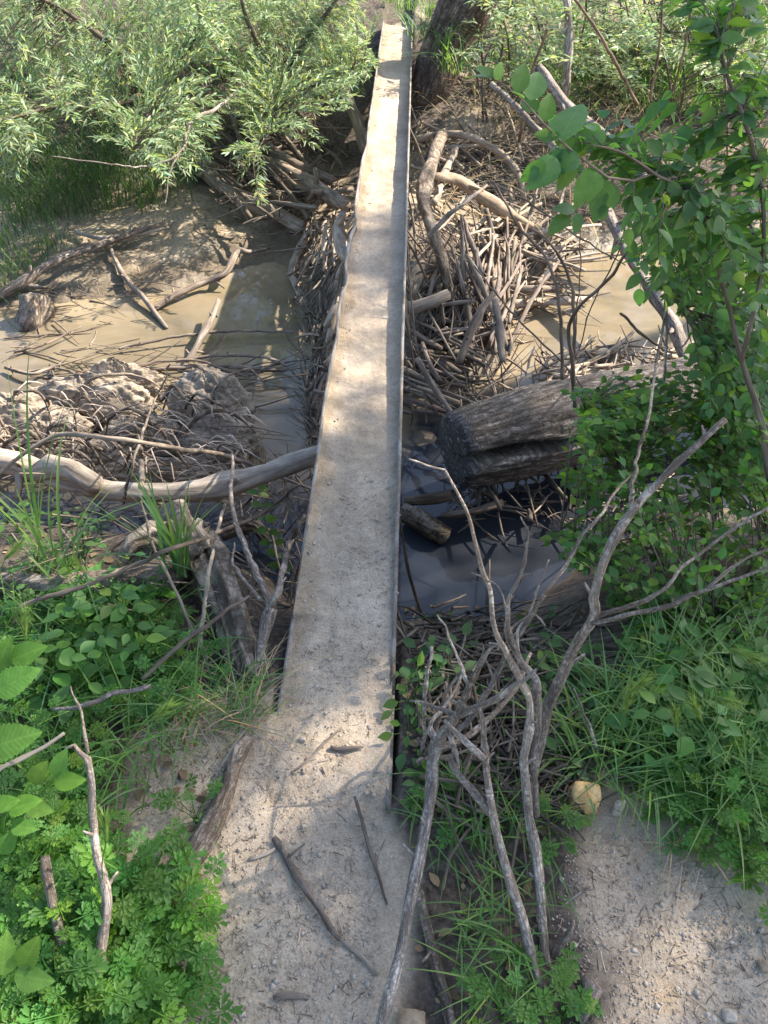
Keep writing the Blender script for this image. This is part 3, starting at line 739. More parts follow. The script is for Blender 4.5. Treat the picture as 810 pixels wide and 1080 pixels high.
# --- the water's left side: logs, root mass
branch('driftwood_log', 'long pale barkless log lying across the left stream up to the channel', 'log', [
    ([(-20, 482, 'z', -.52), (25, 492, 'z', -.52), (70, 508, 'z', -.52), (130, 519, 'z', -.52), (200, 520, 'z', -.52), (255, 508, 'z', -.50), (300, 492, 'z', -.46), (345, 476, 'z', -.40)], [13, 14, 15, 13, 13, 12, 12, 12]),
    ([(40, 500, 'z', -.50), (65, 492, 'z', -.44), (100, 512, 'z', -.46)], [12, 16, 10])], 'pale', sides=18, rough=.16, knots=4, part='broken_stub')
branch('driftwood_log', 'half buried silted log on the left bank below the pale long log', 'log', [
    ([(-20, 612, .03), (40, 617, .05), (110, 612, .07), (170, 603, .07), (215, 592, .04)], [15, 16, 15, 15, 13])], 'silt', sides=16, rough=.2, knots=3)
branch('weathered_root', 'broad weathered root trunk bending down the bank beside the Y branch', 'root', [
    ([(165, 545, .12), (190, 560, .15), (215, 580, .14), (232, 620, .12), (245, 660, .08), (262, 712, .0)], [14, 20, 25, 25, 22, 17]),
    ([(185, 570, .14), (150, 565, .16), (130, 590, .1)], [14, 12, 8]),
    ([(232, 560, .12), (262, 552, .12), (282, 570, .08)], [11, 9, 6])], 'silt', sides=40, rough=.36, knots=3, part='root_arm')

def mound(mb, c, r, seed, squash=.6, n=44, rough=.3, strand=.12, hollow=None):
    """lumpy silt-clad body with strands over it"""
    th = np.linspace(0, np.pi, n // 2)[:, None]; ph = np.linspace(0, 2 * np.pi, n, endpoint=False)[None, :]
    dx = np.sin(th) * np.cos(ph); dy = np.sin(th) * np.sin(ph); dz = np.cos(th) + 0 * ph
    nn = fbm(dx * 2.2 + dz + seed * 7.7, dy * 2.2 + seed, 4) * rough * 2
    st = np.abs(fbm(ph * 2.2 + th * 1.3 + seed, th * 7 + 3 * seed + 0 * ph, 4)) * strand * 2
    k = 1 + nn + st
    V = np.stack([c[0] + r[0] * dx * k, c[1] + r[1] * dy * k, c[2] + r[2] * dz * k], -1)
    m_, n_ = V.shape[:2]; idx = np.arange(m_ * n_).reshape(m_, n_); A, B = idx[:-1], idx[1:]
    Q = np.stack([A, B, np.roll(B, -1, 1), np.roll(A, -1, 1)], -1).reshape(-1, 4)
    mb.add(V.reshape(-1, 3), Q)
def rootmat():
    m, N, L = nodes('matted_roots')
    gm = N('NewGeometry'); P = gm.outputs['Position']
    mp = N('Mapping'); mp.inputs['Scale'].default_value = (18, 60, 60); mp.inputs['Rotation'].default_value = (0, .3, .5); L(P, mp.inputs[0])
    n1 = noise(N, L, mp.outputs[0], 1, 6, .75, 1.2); n2 = noise(N, L, P, 9, 4, .6)
    c = ramp(N, L, n1, [(.34, (.06, .046, .035)), (.46, (.27, .22, .165)), (.70, (.56, .48, .38))])
    c = mixc(N, L, 1.0, c, ramp(N, L, n2, [(.35, (.6, .58, .55)), (.6, (1.1, 1.08, 1.05))]), 'MULTIPLY')
    p = N('BsdfPrincipled'); L(c, p.inputs['Base Color']); p.inputs['Roughness'].default_value = .9
    L(bumpn(N, L, n1, .6, .006), p.inputs['Normal'])
    o = N('OutputMaterial'); L(p.outputs[0], o.inputs[0]); return m
M['roots'] = rootmat()
c0 = a(130, 450, -.75)
rw = thing('root_mass', 'washed-out root mass caked in dry silt lying in the left stream', 'root mass', (c0[0], c0[1], ZW))
for i, (px, py, z, rx, ry, rz) in enumerate([(25, 448, -.86, .34, .16, .20), (95, 428, -.84, .30, .13, .22), (130, 408, -.86, .20, .10, .20), (222, 425, -.84, .19, .17, .23),
                                            (232, 462, -.88, .20, .13, .17), (60, 478, -.90, .36, .12, .15), (150, 462, -.90, .20, .10, .17), (165, 496, -.94, .36, .09, .10), (-30, 460, -.86, .3, .2, .2)]):
    mb = MB(); mound(mb, a(px, py + 4, z - .02), (rx * 1.08, ry, rz * .86), i + 3, rough=.26, strand=.24, n=120); mb.build('silted_lump', M['roots'], rw)
rs = np.random.RandomState(15)
for i in range(34):      # roots draped over the lumps
    px, py = rs.uniform(-10, 230), rs.uniform(400, 500); ang = rs.choice([.1, -.35, 2.9]) + rs.randn() * .3; L_ = rs.uniform(.12, .45)
    p = a(px, py, -.64 - .05 * rs.rand()); dd = np.array([math.cos(ang), math.sin(ang), 0]) * L_; r0 = rs.uniform(.004, .011); t_ = rs.uniform(.7, 1.3)
    mb = MB(); tube(mb, [p - [0, 0, .08], p + dd * .3 + [0, 0, .03], p + dd * .7 + rs.randn(3) * .02, p + dd - [0, 0, .10]], [r0, r0 * 1.1, r0 * .8, r0 * .4], 7, 16, rough=.25, wob=.012, seed=500 + i, tint=(t_, t_ * .96, t_ * .9)); mb.build('root', M['silt'], rw)
rs = np.random.RandomState(5)
mb = MB()
for i in range(150):
    px, py = rs.uniform(-20, 255), rs.uniform(410, 508)
    p = a(px, py, -.66 + .10 * rs.rand() - .10 * abs(px - 130) / 150 - .1 * (py > 480)); ang = rs.choice([.2, -.5, 2.6]) + rs.randn() * .45; L_ = rs.uniform(.05, .22)
    dd = np.array([math.cos(ang), math.sin(ang), rs.uniform(-.35, .2)]) * L_
    mid = p + dd * .5 + np.array([0, 0, rs.uniform(0, .03)])
    t_ = rs.uniform(1.5, 3.2); tube(mb, [p - [0, 0, .02], mid, p + dd - [0, 0, .04]], [.0035, .004, .0015], 4, 5, wob=.008, seed=i, tint=(t_, t_ * .97, t_ * .93), cap=False)
o = mb.build('rootlets', M['stick'], rw); o['kind'] = 'stuff'

branch('driftwood_branch', 'long curved grey branch lying along the far mud bar at left', 'branch', [
    ([(-15, 318, .03), (20, 300, .10), (55, 277, .12), (110, 256, .10), (150, 242, .08), (176, 236, .05)], [8, 7.5, 6.5, 5.5, 4.5, 2.5]),
    ([(20, 300, .09), (50, 303, .05), (62, 298, .04)], [3, 2.5, 1.2])], 'grey', tint=(.9, .86, .82))
branch('driftwood_branch', 'bent branch dipping from the mud bar into the water', 'branch', [
    ([(116, 262, .05), (130, 290, .05), (150, 312, .05), (176, 346, .01)], [3, 4, 4, 2.5])], 'stick', tint=(1.1, 1.08, 1.05))
branch('driftwood_branch', 'crooked branch arching over the bright puddle by the mud bar', 'branch', [
    ([(160, 328, .02), (185, 312, .05), (215, 298, .06), (238, 288, .10), (250, 265, .14), (262, 266, .12), (284, 262, .05)], [3.5, 4, 4.5, 4.5, 4, 3, 1.5])], 'stick', tint=(1.15, 1.12, 1.1))
branch('driftwood_branch', 'grey branch standing out of the water in the shade band', 'branch', [
    ([(192, 392, .0), (206, 368, .05), (222, 338, .10), (231, 317, .13)], [4.5, 4.5, 4, 3])], 'stick')
branch('driftwood_branch', 'pale sunlit branch lying below the reed bank', 'branch', [
    ([(80, 244, .04), (110, 252, .05), (140, 248, .06), (178, 240, .04)], [3.5, 3.5, 3, 2])], 'pale')
branch('tree_stump', 'small broken eroded stump at the left water edge', 'stump', [
    ([(34, 352, -.05), (36, 332, .05), (34, 312, .16)], [15, 14, 12])], 'silt', rough=.4, sides=14, knots=3)
for i, (spec, rad, lb) in enumerate([
    ([(125, 368, .03), (170, 358, .05), (230, 350, .06), (310, 350, .03)], [1.8, 2, 2, 1.2], 'thin stick floating straight across the sunlit left water'),
    ([(110, 396, .12), (170, 389, .12), (230, 386, .10), (300, 392, .06)], [2.5, 3.2, 3, 2], 'pale pole resting along the back of the root mass'),
    ([(60, 402, .1), (130, 388, .16), (200, 380, .15), (262, 398, .1)], [2, 2.2, 2, 1.4], 'wiry stick arching over the back of the root mass'),
    ([(5, 388, .03), (35, 394, .05), (60, 388, .04), (95, 402, .08)], [2.5, 2.5, 2, 1.4], 'pale crooked stick at the left edge of the brown water'),
    ([(185, 382, .06), (240, 374, .08), (290, 380, .05), (318, 400, .02)], [2, 2.2, 2, 1.2], 'bowed stick reaching from the root mass toward the channel'),
    ([(15, 372, .02), (50, 362, .04), (85, 345, .05)], [1.5, 1.5, 1], 'fine twig lying on the left water near the stump'),
    ([(0, 500, .3), (60, 460, .42), (160, 470, .45), (240, 482, .42), (330, 515, .35)], [2.5, 3, 3.2, 3.2, 2], 'long bowed dark stick draped over the root mass and pale log'),
    ([(130, 530, .1), (140, 490, .35), (160, 430, .5), (178, 392, .6)], [2.2, 2, 1.6, 1], 'thin dark curved twig rising in front of the root mass'),
    ([(150, 512, .3), (149, 490, .35), (148, 472, .38)], [4, 3.8, 3.4], 'short pale peg standing behind the pale long log'),
]):
    branch('driftwood_stick', lb, 'stick', [(spec, rad)], 'stick', tint=(1.1, 1.06, 1.0))

# --- far left: logs below the willow
for spec, rad, mat, lb, t_ in [
    ([(203, 162, .10), (225, 188, .12), (255, 208, .12), (290, 225, .12), (318, 240, .10)], [7, 8, 9, 9, 8.5], 'pale', 'smooth pale log sloping down the far left bank below the willow', (.85, .84, .82)),
    ([(285, 172, .22), (315, 190, .24), (345, 205, .24), (362, 215, .20)], [8, 10, 10, 9], 'stick', 'thick broken-ended log on the far bank beside the channel', (1.2, 1.15, 1.1)),
    ([(262, 145, .25), (300, 168, .26), (350, 190, .24)], [6, 7, 7], 'stick', 'dark log tucked deepest under the willow leaves', (.8, .76, .72)),
    ([(365, 92, .55), (370, 110, .5), (378, 130, .4), (386, 158, .3)], [4, 6, 7, 8], 'stick', 'broken upright stub beside the far left edge of the channel', (1.2, 1.15, 1.1)),
    ([(245, 165, .16), (275, 195, .16), (320, 222, .14)], [4, 5, 5], 'stick', 'slim log wedged between the two larger far bank logs', (.9, .86, .8)),
    ([(330, 240, .05), (316, 262, .06), (308, 285, .05), (312, 300, .02), (320, 322, .0)], [5, 5, 5, 4, 4], 'pale', 'pale crooked branch dropping from the bank to the water left of the channel', (1, .97, .93)),
    ([(362, 225, .3), (356, 240, .25), (360, 262, .22), (368, 275, .2)], [5, 7, 7, 5], 'pale', 'chunky sunlit stub pressed against the channel left side', (1.05, 1, .95)),
    ([(345, 345, .15), (352, 330, .2), (358, 318, .22), (345, 360, .1)], [6, 6, 4, 4], 'pale', 'pale ragged root poking out under the channel', (1, .96, .9)),
]:
    branch('driftwood_log', lb, 'log', [(spec, rad)], mat, tint=t_, sides=12, rough=.18, knots=3)

# --- right jam: big pieces
for spec, rad, mat, lb, t_, nm in [
    ([(466, 142, .25), (455, 170, .30), (446, 205, .34), (452, 232, .34), (462, 262, .30), (470, 292, .22), (474, 312, .1)], [8, 8, 10, 9, 8, 7, 5], 'silt', 'thick knotty sunlit log running down beside the far channel', (1, .96, .9), 'driftwood_log'),
    ([(480, 158, .2), (472, 175, .22), (464, 198, .25), (458, 215, .25)], [5, 5, 5, 4], 'pale', 'short pale log leaning beside the knotty sunlit log', (1.05, 1, .95), 'driftwood_log'),
    ([(458, 186, .30), (482, 190, .30), (505, 206, .28), (530, 222, .24), (555, 236, .2), (578, 247, .14)], [4, 7.5, 8, 8, 6.5, 5], 'pale', 'tan peeled log crossing the jam from the channel to the far water edge', (.98, .86, .74), 'driftwood_log'),
    ([(436, 148, .16), (462, 142, .18), (490, 143, .2), (520, 157, .2), (540, 174, .16), (549, 190, .14), (552, 214, .06)], [3.5, 4, 4.2, 4.5, 4.5, 4, 3], 'pale', 'arched light branch curving over the far right bank', (.95, .88, .8), 'driftwood_branch'),
    ([(451, 250, .42), (468, 232, .44), (490, 214, .46), (514, 196, .48)], [3, 3, 2.8, 1.6], 'stick', 'grey stick slanting up across the knotty sunlit log', (1.2, 1.17, 1.15), 'driftwood_stick'),
    ([(425, 325, .35), (448, 322, .36), (474, 310, .34)], [6, 6.5, 6], 'pale', 'light round log end sticking out from under the channel right side', (.95, .9, .85), 'driftwood_log'),
    ([(536, 322, .08), (560, 318, .09), (600, 318, .08), (622, 314, .05)], [5, 5.5, 5, 3], 'pale', 'white stripped log floating at the right water edge', (1.25, 1.2, 1.15), 'driftwood_log'),
    ([(530, 304, .14), (560, 306, .14), (592, 304, .1)], [5, 5, 4], 'stick', 'grey log lying just behind the white floating log', (1, .95, .9), 'driftwood_log'),
    ([(484, 382, .45), (497, 350, .55), (510, 325, .6), (522, 308, .62)], [5, 4.8, 4.5, 4], 'stick', 'smooth brown bent stick on top of the dark stick heap', (.85, .78, .70), 'driftwood_stick'),
    ([(522, 318, .55), (527, 350, .5), (530, 382, .4)], [4.5, 5, 4], 'stick', 'straight grey pole leaning at the right end of the stick heap', (1, .98, .95), 'driftwood_stick'),
    ([(440, 380, .4), (455, 405, .38), (470, 425, .32), (482, 440, .28)], [3.5, 3.5, 3.2, 3], 'stick', 'straight grey pole sloping toward the big split log', (1.05, 1.02, 1), 'driftwood_stick'),
    ([(500, 444, .22), (520, 434, .25), (545, 422, .25), (562, 414, .2)], [3, 4, 3.5, 2], 'stick', 'tan stick lying along the back of the big split log', (1.15, 1.08, .98), 'driftwood_stick'),
    ([(428, 528, .10), (452, 526, .14), (475, 521, .16)], [6, 6, 5], 'stick', 'brown round log jutting from under the channel over the dark pool', (.8, .7, .6), 'driftwood_log'),
    ([(428, 540, .06), (450, 552, .07), (472, 565, .04)], [12, 13, 10], 'silt', 'wide flat weathered slab lying low at the dark pool edge', (.7, .66, .6), 'driftwood_log'),
    ([(465, 545, .10), (500, 540, .14), (530, 530, .15)], [4, 5, 4], 'stick', 'stick lying in the shade below the split log end', (.8, .75, .7), 'driftwood_stick'),
    ([(567, 70, .95), (585, 95, .88), (605, 120, .8), (640, 150, .7), (668, 178, .62), (700, 214, .5)], [6, 8.5, 9, 9, 9, 8], 'grey', 'grey lichened trunk slanting down from the upper right bank', (.9, .9, .92), 'leaning_dead_tree'),
    ([(518, 88, .62), (540, 108, .60), (565, 135, .58), (600, 170, .55), (632, 205, .5), (650, 245, .45), (668, 275, .4), (690, 312, .34), (710, 346, .25), (726, 384, .15)], [4, 4.5, 5.5, 7, 8, 8.5, 9, 9, 9, 9], 'grey', 'long bare grey trunk slanting into the right water', (1, .98, .96), 'leaning_dead_tree'),
    ([(596, -5, 1.1), (601, 30, .9), (598, 70, .7), (597, 100, .5)], [5, 5.5, 5, 4.5], 'grey', 'pale slim upright trunk at the top right of the channel', (1.3, 1.3, 1.3), 'slim_tree'),
]:
    branch(nm, lb, 'dead tree' if 'tree' in nm else ('log' if 'log' in nm else 'stick'), [(spec, rad)], mat, tint=t_, sides=12, rough=.18, knots=3)

# the big split log with its charred sawn end
lg = thing('split_log', 'huge cracked-bark log with a split dark end lying over the dark pool', 'log', a(500, 480, -.75))
LA = a(478, 476, -.62); LB = a(600, 446, -.62); LC = a(760, 405, -.62); LC2 = a(1000, 350, -.6)
def logbody():
    P = smooth_path([LA, LB, LC, LC2], 240); n = len(P); sides = 150
    T = np.gradient(P, axis=0); T /= np.linalg.norm(T, axis=1)[:, None]
    s = np.concatenate([[0], np.cumsum(np.linalg.norm(np.diff(P, axis=0), axis=1))])
    ang = np.linspace(0, 2 * np.pi, sides, endpoint=False)
    upv = np.array([0, 0, 1.0]); V = np.zeros((n, sides, 3)); Rr = np.zeros((n, sides, 3))
    for i in range(n):
        u = np.cross(T[i], upv); u /= np.linalg.norm(u); b = np.cross(u, T[i])      # u points to the camera side
        R0 = .200 * (1 + .10 * math.sin(s[i] * 3)) * (.90 + .12 * min(1, s[i] / .4))
        k = 1 + .16 * fbm(ang * 2.2, s[i] * 2 + ang * 0, 3) * 2 * .6 + .22 * np.minimum(np.abs(fbm(ang * 7, s[i] * 6 + ang * 1.5, 4)), .16) + .12 * np.minimum(np.abs(fbm(ang * 5 + 9, s[i] * 16 + ang, 3)), .1) - .05
        # the split: a wedge-shaped cleft on the camera side, closing along the log
        opening = max(0, 1 - s[i] / .72)
        a0 = .26 + .08 * math.sin(s[i] * 9) + .25 * s[i]
        dd = np.abs((ang - a0 + np.pi) % (2 * np.pi) - np.pi)
        wdt = .04 + .17 * opening
        cut = np.exp(-(dd / wdt) ** 4) * min(1, opening * 4)
        rad = R0 * k * (1 - .72 * cut)
        rad = rad * (.94 if s[i] < .01 else 1)
        V[i] = P[i] + (np.cos(ang) * rad)[:, None] * u + (np.sin(ang) * rad * .95)[:, None] * b
        Rr[i, :, 0] = np.cos(ang) * R0; Rr[i, :, 1] = np.sin(ang) * R0; Rr[i, :, 2] = s[i]
    return P, T, V, Rr, s
P, T, V, Rr, s_ = logbody(); n, sd, _ = V.shape; k_ = int(np.searchsorted(s_, .05))
idx = np.arange(n * sd).reshape(n, sd)
def band(i0, i1): A, B = idx[i0:i1], idx[i0 + 1:i1 + 1]; return np.stack([A, np.roll(A, -1, 1), np.roll(B, -1, 1), B], -1).reshape(-1, 4)
tn = np.repeat(np.interp(s_, [0, .12, .34], [.8, .8, 1])[:, None], sd, axis=0).reshape(-1, 1) * np.ones((1, 3))
mb = MB(); mb.add(V.reshape(-1, 3), band(k_, n - 1), None, tn, Rr.reshape(-1, 3)); mb.build('bark', M['cracked'], lg)
V2 = V.copy(); V2[:k_] = V2[:k_]
ringc = []
mb = MB(); Vv = V2.reshape(-1, 3); nv = len(Vv)
inner = [V2[0] * (1 - t) + P[0] * t - T[0] * .010 * t for t in (.12, .35, .6, .85)]
Vall = np.vstack([Vv] + inner + [P[0:1] - T[0] * .012]); Rall = np.vstack([Rr.reshape(-1, 3)] + [Rr[0] * (1 - t) for t in (.12, .35, .6, .85)] + [Rr[0, :1] * 0])
Qc = [band(0, k_)]; prev = idx[0]
for j in range(4):
    cur = nv + j * sd + np.arange(sd); Qc.append(np.stack([cur, np.roll(cur, -1), np.roll(prev, -1), prev], -1)); prev = cur
tri = [(nv + 4 * sd, int(prev[(j + 1) % sd]), int(prev[j])) for j in range(sd)]
mb.add(Vall, np.vstack(Qc), tri, (1, 1, 1), Rall); mb.build('cut_end', M['char'], lg)

# old trunk at the far end of the bridge
branch('old_willow', 'big dark furrowed trunk leaning beside the far end of the channel', 'tree trunk', [
    ([(446, 120, -.08), (458, 80, .08), (473, 42, .28), (493, 5, .52), (518, -40, .85)], [18, 21, 24, 27, 30])], 'oldbark', sides=30, rough=.12, knots=0, tint=(2.3, 2.05, 1.9), th=1)

# --- heaps of driftwood sticks: each stick a thing, the finest ones stuff
rs = np.random.RandomState(11)
def stick_at(px, py, ang, Lpx, z0, z1, rpx, mat, tint, seed):
    ex, ey = px + math.cos(ang) * Lpx, py - math.sin(ang) * Lpx
    p = g(px, py, z0); e_ = g(ex, ey, z1)
    v_ = e_ - p; Lm = np.linalg.norm(v_); want = Lpx * depth_of(p) / F * 1.5
    if Lm > want: e_ = p + v_ / Lm * want
    m_ = p + (e_ - p) * rs.uniform(.3, .7) + np.array([rs.randn(), rs.randn(), rs.rand()]) * .022 * min(Lm, want)
    r = rpx * depth_of(p) / F
    mb = MB(); tube(mb, [p, m_, e_], [r, r * 1.03, r * rs.uniform(.45, .85)], 7, max(5, int(min(Lm, want) / .05)), rough=.2, wob=r * .25, seed=seed, tint=tint, knots=1)
    return mb, p
HE = [  # region x0,x1,y0,y1 ; angle mean, spread ; length ; height range ; radius ; count ; labels ; tint brightness, lowered where a heap lies in shade
    ((478, 540, 288, 375), 1.45, .35, (35, 85), (.02, .34), (1.8, 3.6), 62, 'the dark heap right of the channel', 'sticks of the dark heap right of the channel', (.75, 1.25), 'stick'),
    ((432, 515, 365, 442), 2.7, .40, (25, 80), (.02, .30), (1.6, 3.6), 52, 'the tangle above the split log end', 'sticks between the channel and the split log', (.65, 1.2), 'stick'),
    ((432, 480, 300, 375), .3, .9, (20, 50), (.02, .3), (1.4, 3), 26, 'the tangle touching the channel right side', 'sticks tangled against the channel right side', (.7, 1.3), 'stick'),
    ((470, 600, 235, 300), .5, .7, (25, 70), (.02, .16), (1.3, 3.4), 34, 'the sunny jam beyond the dark heap', 'bleached sticks of the sunny jam', (.9, 1.25), 'pale'),
    ((440, 560, 140, 235), 2.8, .7, (20, 60), (.01, .15), (1.2, 2.8), 22, 'the scatter on the far right bank', 'sticks scattered on the far right bank', (.8, 1.1), 'pale'),
    ((560, 720, 372, 415), .4, .8, (15, 50), (.02, .14), (1.2, 2.8), 26, 'the sticks caught behind the split log', 'sticks caught behind the split log', (.9, 1.2), 'pale'),
    ((318, 366, 232, 330), 1.1, .6, (15, 50), (.02, .20), (1.3, 3), 24, 'the jam on the channel left side', 'sticks jammed against the channel left side', (.85, 1.2), 'pale'),
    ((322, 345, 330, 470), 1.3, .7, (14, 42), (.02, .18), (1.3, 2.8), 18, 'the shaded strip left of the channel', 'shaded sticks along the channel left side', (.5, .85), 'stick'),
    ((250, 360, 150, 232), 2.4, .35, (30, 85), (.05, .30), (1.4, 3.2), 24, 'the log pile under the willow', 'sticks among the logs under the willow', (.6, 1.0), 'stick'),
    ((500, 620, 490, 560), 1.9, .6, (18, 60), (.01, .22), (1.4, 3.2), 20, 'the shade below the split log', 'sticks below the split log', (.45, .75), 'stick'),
]
count = 0
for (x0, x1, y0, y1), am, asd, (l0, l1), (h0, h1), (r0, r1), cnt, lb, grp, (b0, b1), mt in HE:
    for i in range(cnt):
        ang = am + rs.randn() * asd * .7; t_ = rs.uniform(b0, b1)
        sx_, sy_, sl_, sr_ = rs.uniform(x0, x1), rs.uniform(y0, y1), rs.uniform(l0 * 1.1, l1 * 1.35), rs.uniform(r0 * .7, r1 * .82)
        am_ = math.degrees(ang) % 180
        words = ['long' if sl_ > (l0 * 1.1 + l1 * 1.35) / 2 else 'short', 'thick' if sr_ > (r0 * .7 + r1 * .82) / 2 else 'thin', 'level' if am_ < 25 or am_ > 155 else ('right-leaning' if am_ < 75 else ('upright' if am_ < 105 else 'left-leaning'))]
        cx_, cy_ = sx_ + math.cos(ang) * sl_ / 2, sy_ - math.sin(ang) * sl_ / 2
        vy = 'top' if cy_ < y0 + (y1 - y0) * .3 else ('bottom' if cy_ > y0 + (y1 - y0) * .65 else 'middle'); vx = 'left' if cx_ < x0 + (x1 - x0) * .4 else ('right' if cx_ > x0 + (x1 - x0) * .6 else '')
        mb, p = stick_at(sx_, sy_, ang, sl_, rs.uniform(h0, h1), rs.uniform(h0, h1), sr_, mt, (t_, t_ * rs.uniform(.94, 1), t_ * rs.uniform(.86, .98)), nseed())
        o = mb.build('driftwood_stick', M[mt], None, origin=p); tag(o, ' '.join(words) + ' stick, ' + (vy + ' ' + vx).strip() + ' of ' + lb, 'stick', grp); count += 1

def brush(name, label, regions, n, mat, seed, rr=(.6, 1.5), ll=(12, 45), hh=(.0, .2), bright=(.6, 1.2)):
    rs = np.random.RandomState(seed); mb = MB()
    for i in range(n):
        x0, x1, y0, y1, am, asd, hmax = regions[rs.randint(len(regions))]
        px, py = rs.uniform(x0, x1), rs.uniform(y0, y1); ang = am + rs.randn() * asd; L_ = rs.uniform(*ll)
        p = g(px, py, rs.uniform(0, hmax)); dpt = depth_of(p); Lm = L_ * dpt / F * 1.2
        rtd = RT * math.cos(ang) + FH * math.sin(ang)
        e_ = p + rtd * Lm; e_[2] = max(surf(e_[0], e_[1]), ZW) + rs.uniform(0, hmax)
        if XP0 - .05 < e_[0] < XP1 + .05 or XP0 - .05 < p[0] < XP1 + .05:
            e_[2] = min(e_[2], -.09); p[2] = min(p[2], -.09)
        m_ = (p + e_) / 2 + rs.randn(3) * .04 * Lm; r = rs.uniform(*rr) * dpt / F; t_ = rs.uniform(*bright)
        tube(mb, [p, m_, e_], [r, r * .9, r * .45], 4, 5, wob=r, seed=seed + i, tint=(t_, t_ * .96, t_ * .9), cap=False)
    o = mb.build(name, M[mat]); tag(o, label, 'brushwood', kind='stuff'); return o
brush('brushwood', 'fine dry twigs matted through the driftwood jam right of the channel', [
    (430, 600, 240, 330, .4, 1.2, .18), (430, 545, 300, 450, 1.4, 1.0, .26), (430, 560, 140, 240, .4, 1.2, .08), (560, 740, 365, 420, .4, 1.0, .14), (470, 700, 500, 550, .3, 1.2, .12)], 800, 'stick', 21, bright=(.6, 1.5))
brush('brushwood', 'fine twigs and trash matted along the left side of the channel', [
    (305, 366, 190, 320, 1.2, .7, .15), (322, 345, 320, 480, 1.5, .5, .12), (240, 340, 480, 640, 1.0, 1.0, .2), (230, 370, 130, 230, 2.4, .6, .3)], 620, 'stick', 22, bright=(.6, 1.5))
brush('brushwood', 'dead twigs littering the left mud bar and root mass', [
    (60, 270, 385, 410, .1, .4, .12), (0, 270, 420, 520, .1, .5, .3), (0, 130, 300, 400, .2, .7, .03), (0, 250, 540, 640, .3, .8, .15)], 190, 'stick', 23, rr=(.5, 1.3), ll=(20, 80), bright=(.7, 1.3))
brush('brushwood', 'dark rotting twigs covering the near bank right of the channel', [
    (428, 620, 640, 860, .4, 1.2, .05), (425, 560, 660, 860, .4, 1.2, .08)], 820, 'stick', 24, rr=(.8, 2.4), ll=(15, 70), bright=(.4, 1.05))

# ------------------------------------------------------------------ shrubs
def in_poly(px, py, poly):
    c = False; n = len(poly); j = n - 1
    for i in range(n):
        xi, yi = poly[i]; xj, yj = poly[j]
        if (yi > py) != (yj > py) and px < (xj - xi) * (py - yi) / (yj - yi) + xi: c = not c
        j = i
    return c
def sample_poly(rs, poly, n, clump=0.0, sc=.02, seed=0):
    xs_ = [p[0] for p in poly]; ys_ = [p[1] for p in poly]; out = []
    while len(out) < n:
        x, y = rs.uniform(min(xs_), max(xs_)), rs.uniform(min(ys_), max(ys_))
        if in_poly(x, y, poly) and (clump == 0 or vn(x * sc + seed, y * sc) > clump * rs.rand()): out.append((x, y))
    return out
def twig_leaves(rs, P, tmpl, size, gap, L, jit=.5, hang=.0, start=.15, light=None):
    """alternate leaves along a twig"""
    s = np.concatenate([[0], np.cumsum(np.linalg.norm(np.diff(P, axis=0), axis=1))])
    n = max(2, int(s[-1] * (1 - start) / gap)); side = 1 if rs.rand() < .5 else -1
    for k in range(n + 1):
        t = start * s[-1] + (1 - start) * s[-1] * k / n
        p = np.array([np.interp(t, s, P[:, i]) for i in range(3)])
        T = np.array([np.interp(min(t + .01, s[-1]), s, P[:, i]) - np.interp(max(t - .01, 0), s, P[:, i]) for i in range(3)])
        T /= np.linalg.norm(T) + 1e-9
        sd = np.cross(T, [0, 0, 1.0]); sd /= np.linalg.norm(sd) + 1e-9
        d = T * (.9 if k < n else 2) + sd * side * (1.0 if k < n else .1) + rs.randn(3) * jit * .5 + np.array([0, 0, -hang])
        nn = np.array([0, 0, 1.0]) + rs.randn(3) * jit
        L[0].append(p + rs.randn(3) * .001); L[1].append(d); L[2].append(nn); L[3].append(size * rs.uniform(.6, 1.15) * (1 if k < n else .8)); side = -side
def shrub(name, label, cat, base, stems, targets, tmpl, size, gap, mat, stemmat='willow_stem', tl=.22, seed=0, group=None, hang=.0, jit=.5, var=.25, yellow=.1, twr=.0018, sag=.0, stem_name='stem', sides=6, top=None):
    """stems: (points, radii) in metres; targets: twig tips; each twig leaves the nearest stem"""
    rs = np.random.RandomState(seed); root = thing(name, label, cat, base, group)
    SK = []; ST = []
    for P_, r_ in stems:
        mb = MB(); Pp = tube(mb, P_, r_, sides, rough=.08, wob=.006, seed=nseed(), knots=2, n=max(8, int(np.linalg.norm(np.diff(np.asarray(P_, float), axis=0), axis=1).sum() / .05)))
        mb.build(stem_name, M[stemmat], root); SK.append(Pp)
    SK = np.vstack(SK); L = ([], [], [], []); tw = MB()
    for tp in targets:
        tp = np.asarray(tp, float); dist = np.linalg.norm(SK - tp, axis=1) * (1 + .4 * rs.rand(len(SK))); b = SK[int(np.argmin(dist))]
        v = tp - b; Ln = np.linalg.norm(v)
        mid = b + v * .5 + np.array([rs.randn() * .05, rs.randn() * .05, .10 + sag]) * min(Ln, .6)
        P_ = smooth_path([b, mid, tp], 9)
        tube(tw, P_, [twr * (1 + Ln), twr * .5], 4, 7, cap=False, seed=nseed(), rough=0)
        st = max(.05, 1 - tl * rs.uniform(.7, 1.3) / max(Ln, .01)); twig_leaves(rs, P_, tmpl, size, gap, L, jit, hang, st)
    tw.build('twigs', M[stemmat], root)
    mb = MB(); n = len(L[0]); put_leaves(mb, tmpl, L[0], L[1], L[2], L[3], tints(rs, n, var, yellow)); mb.build('foliage', M[mat], root)
    return root
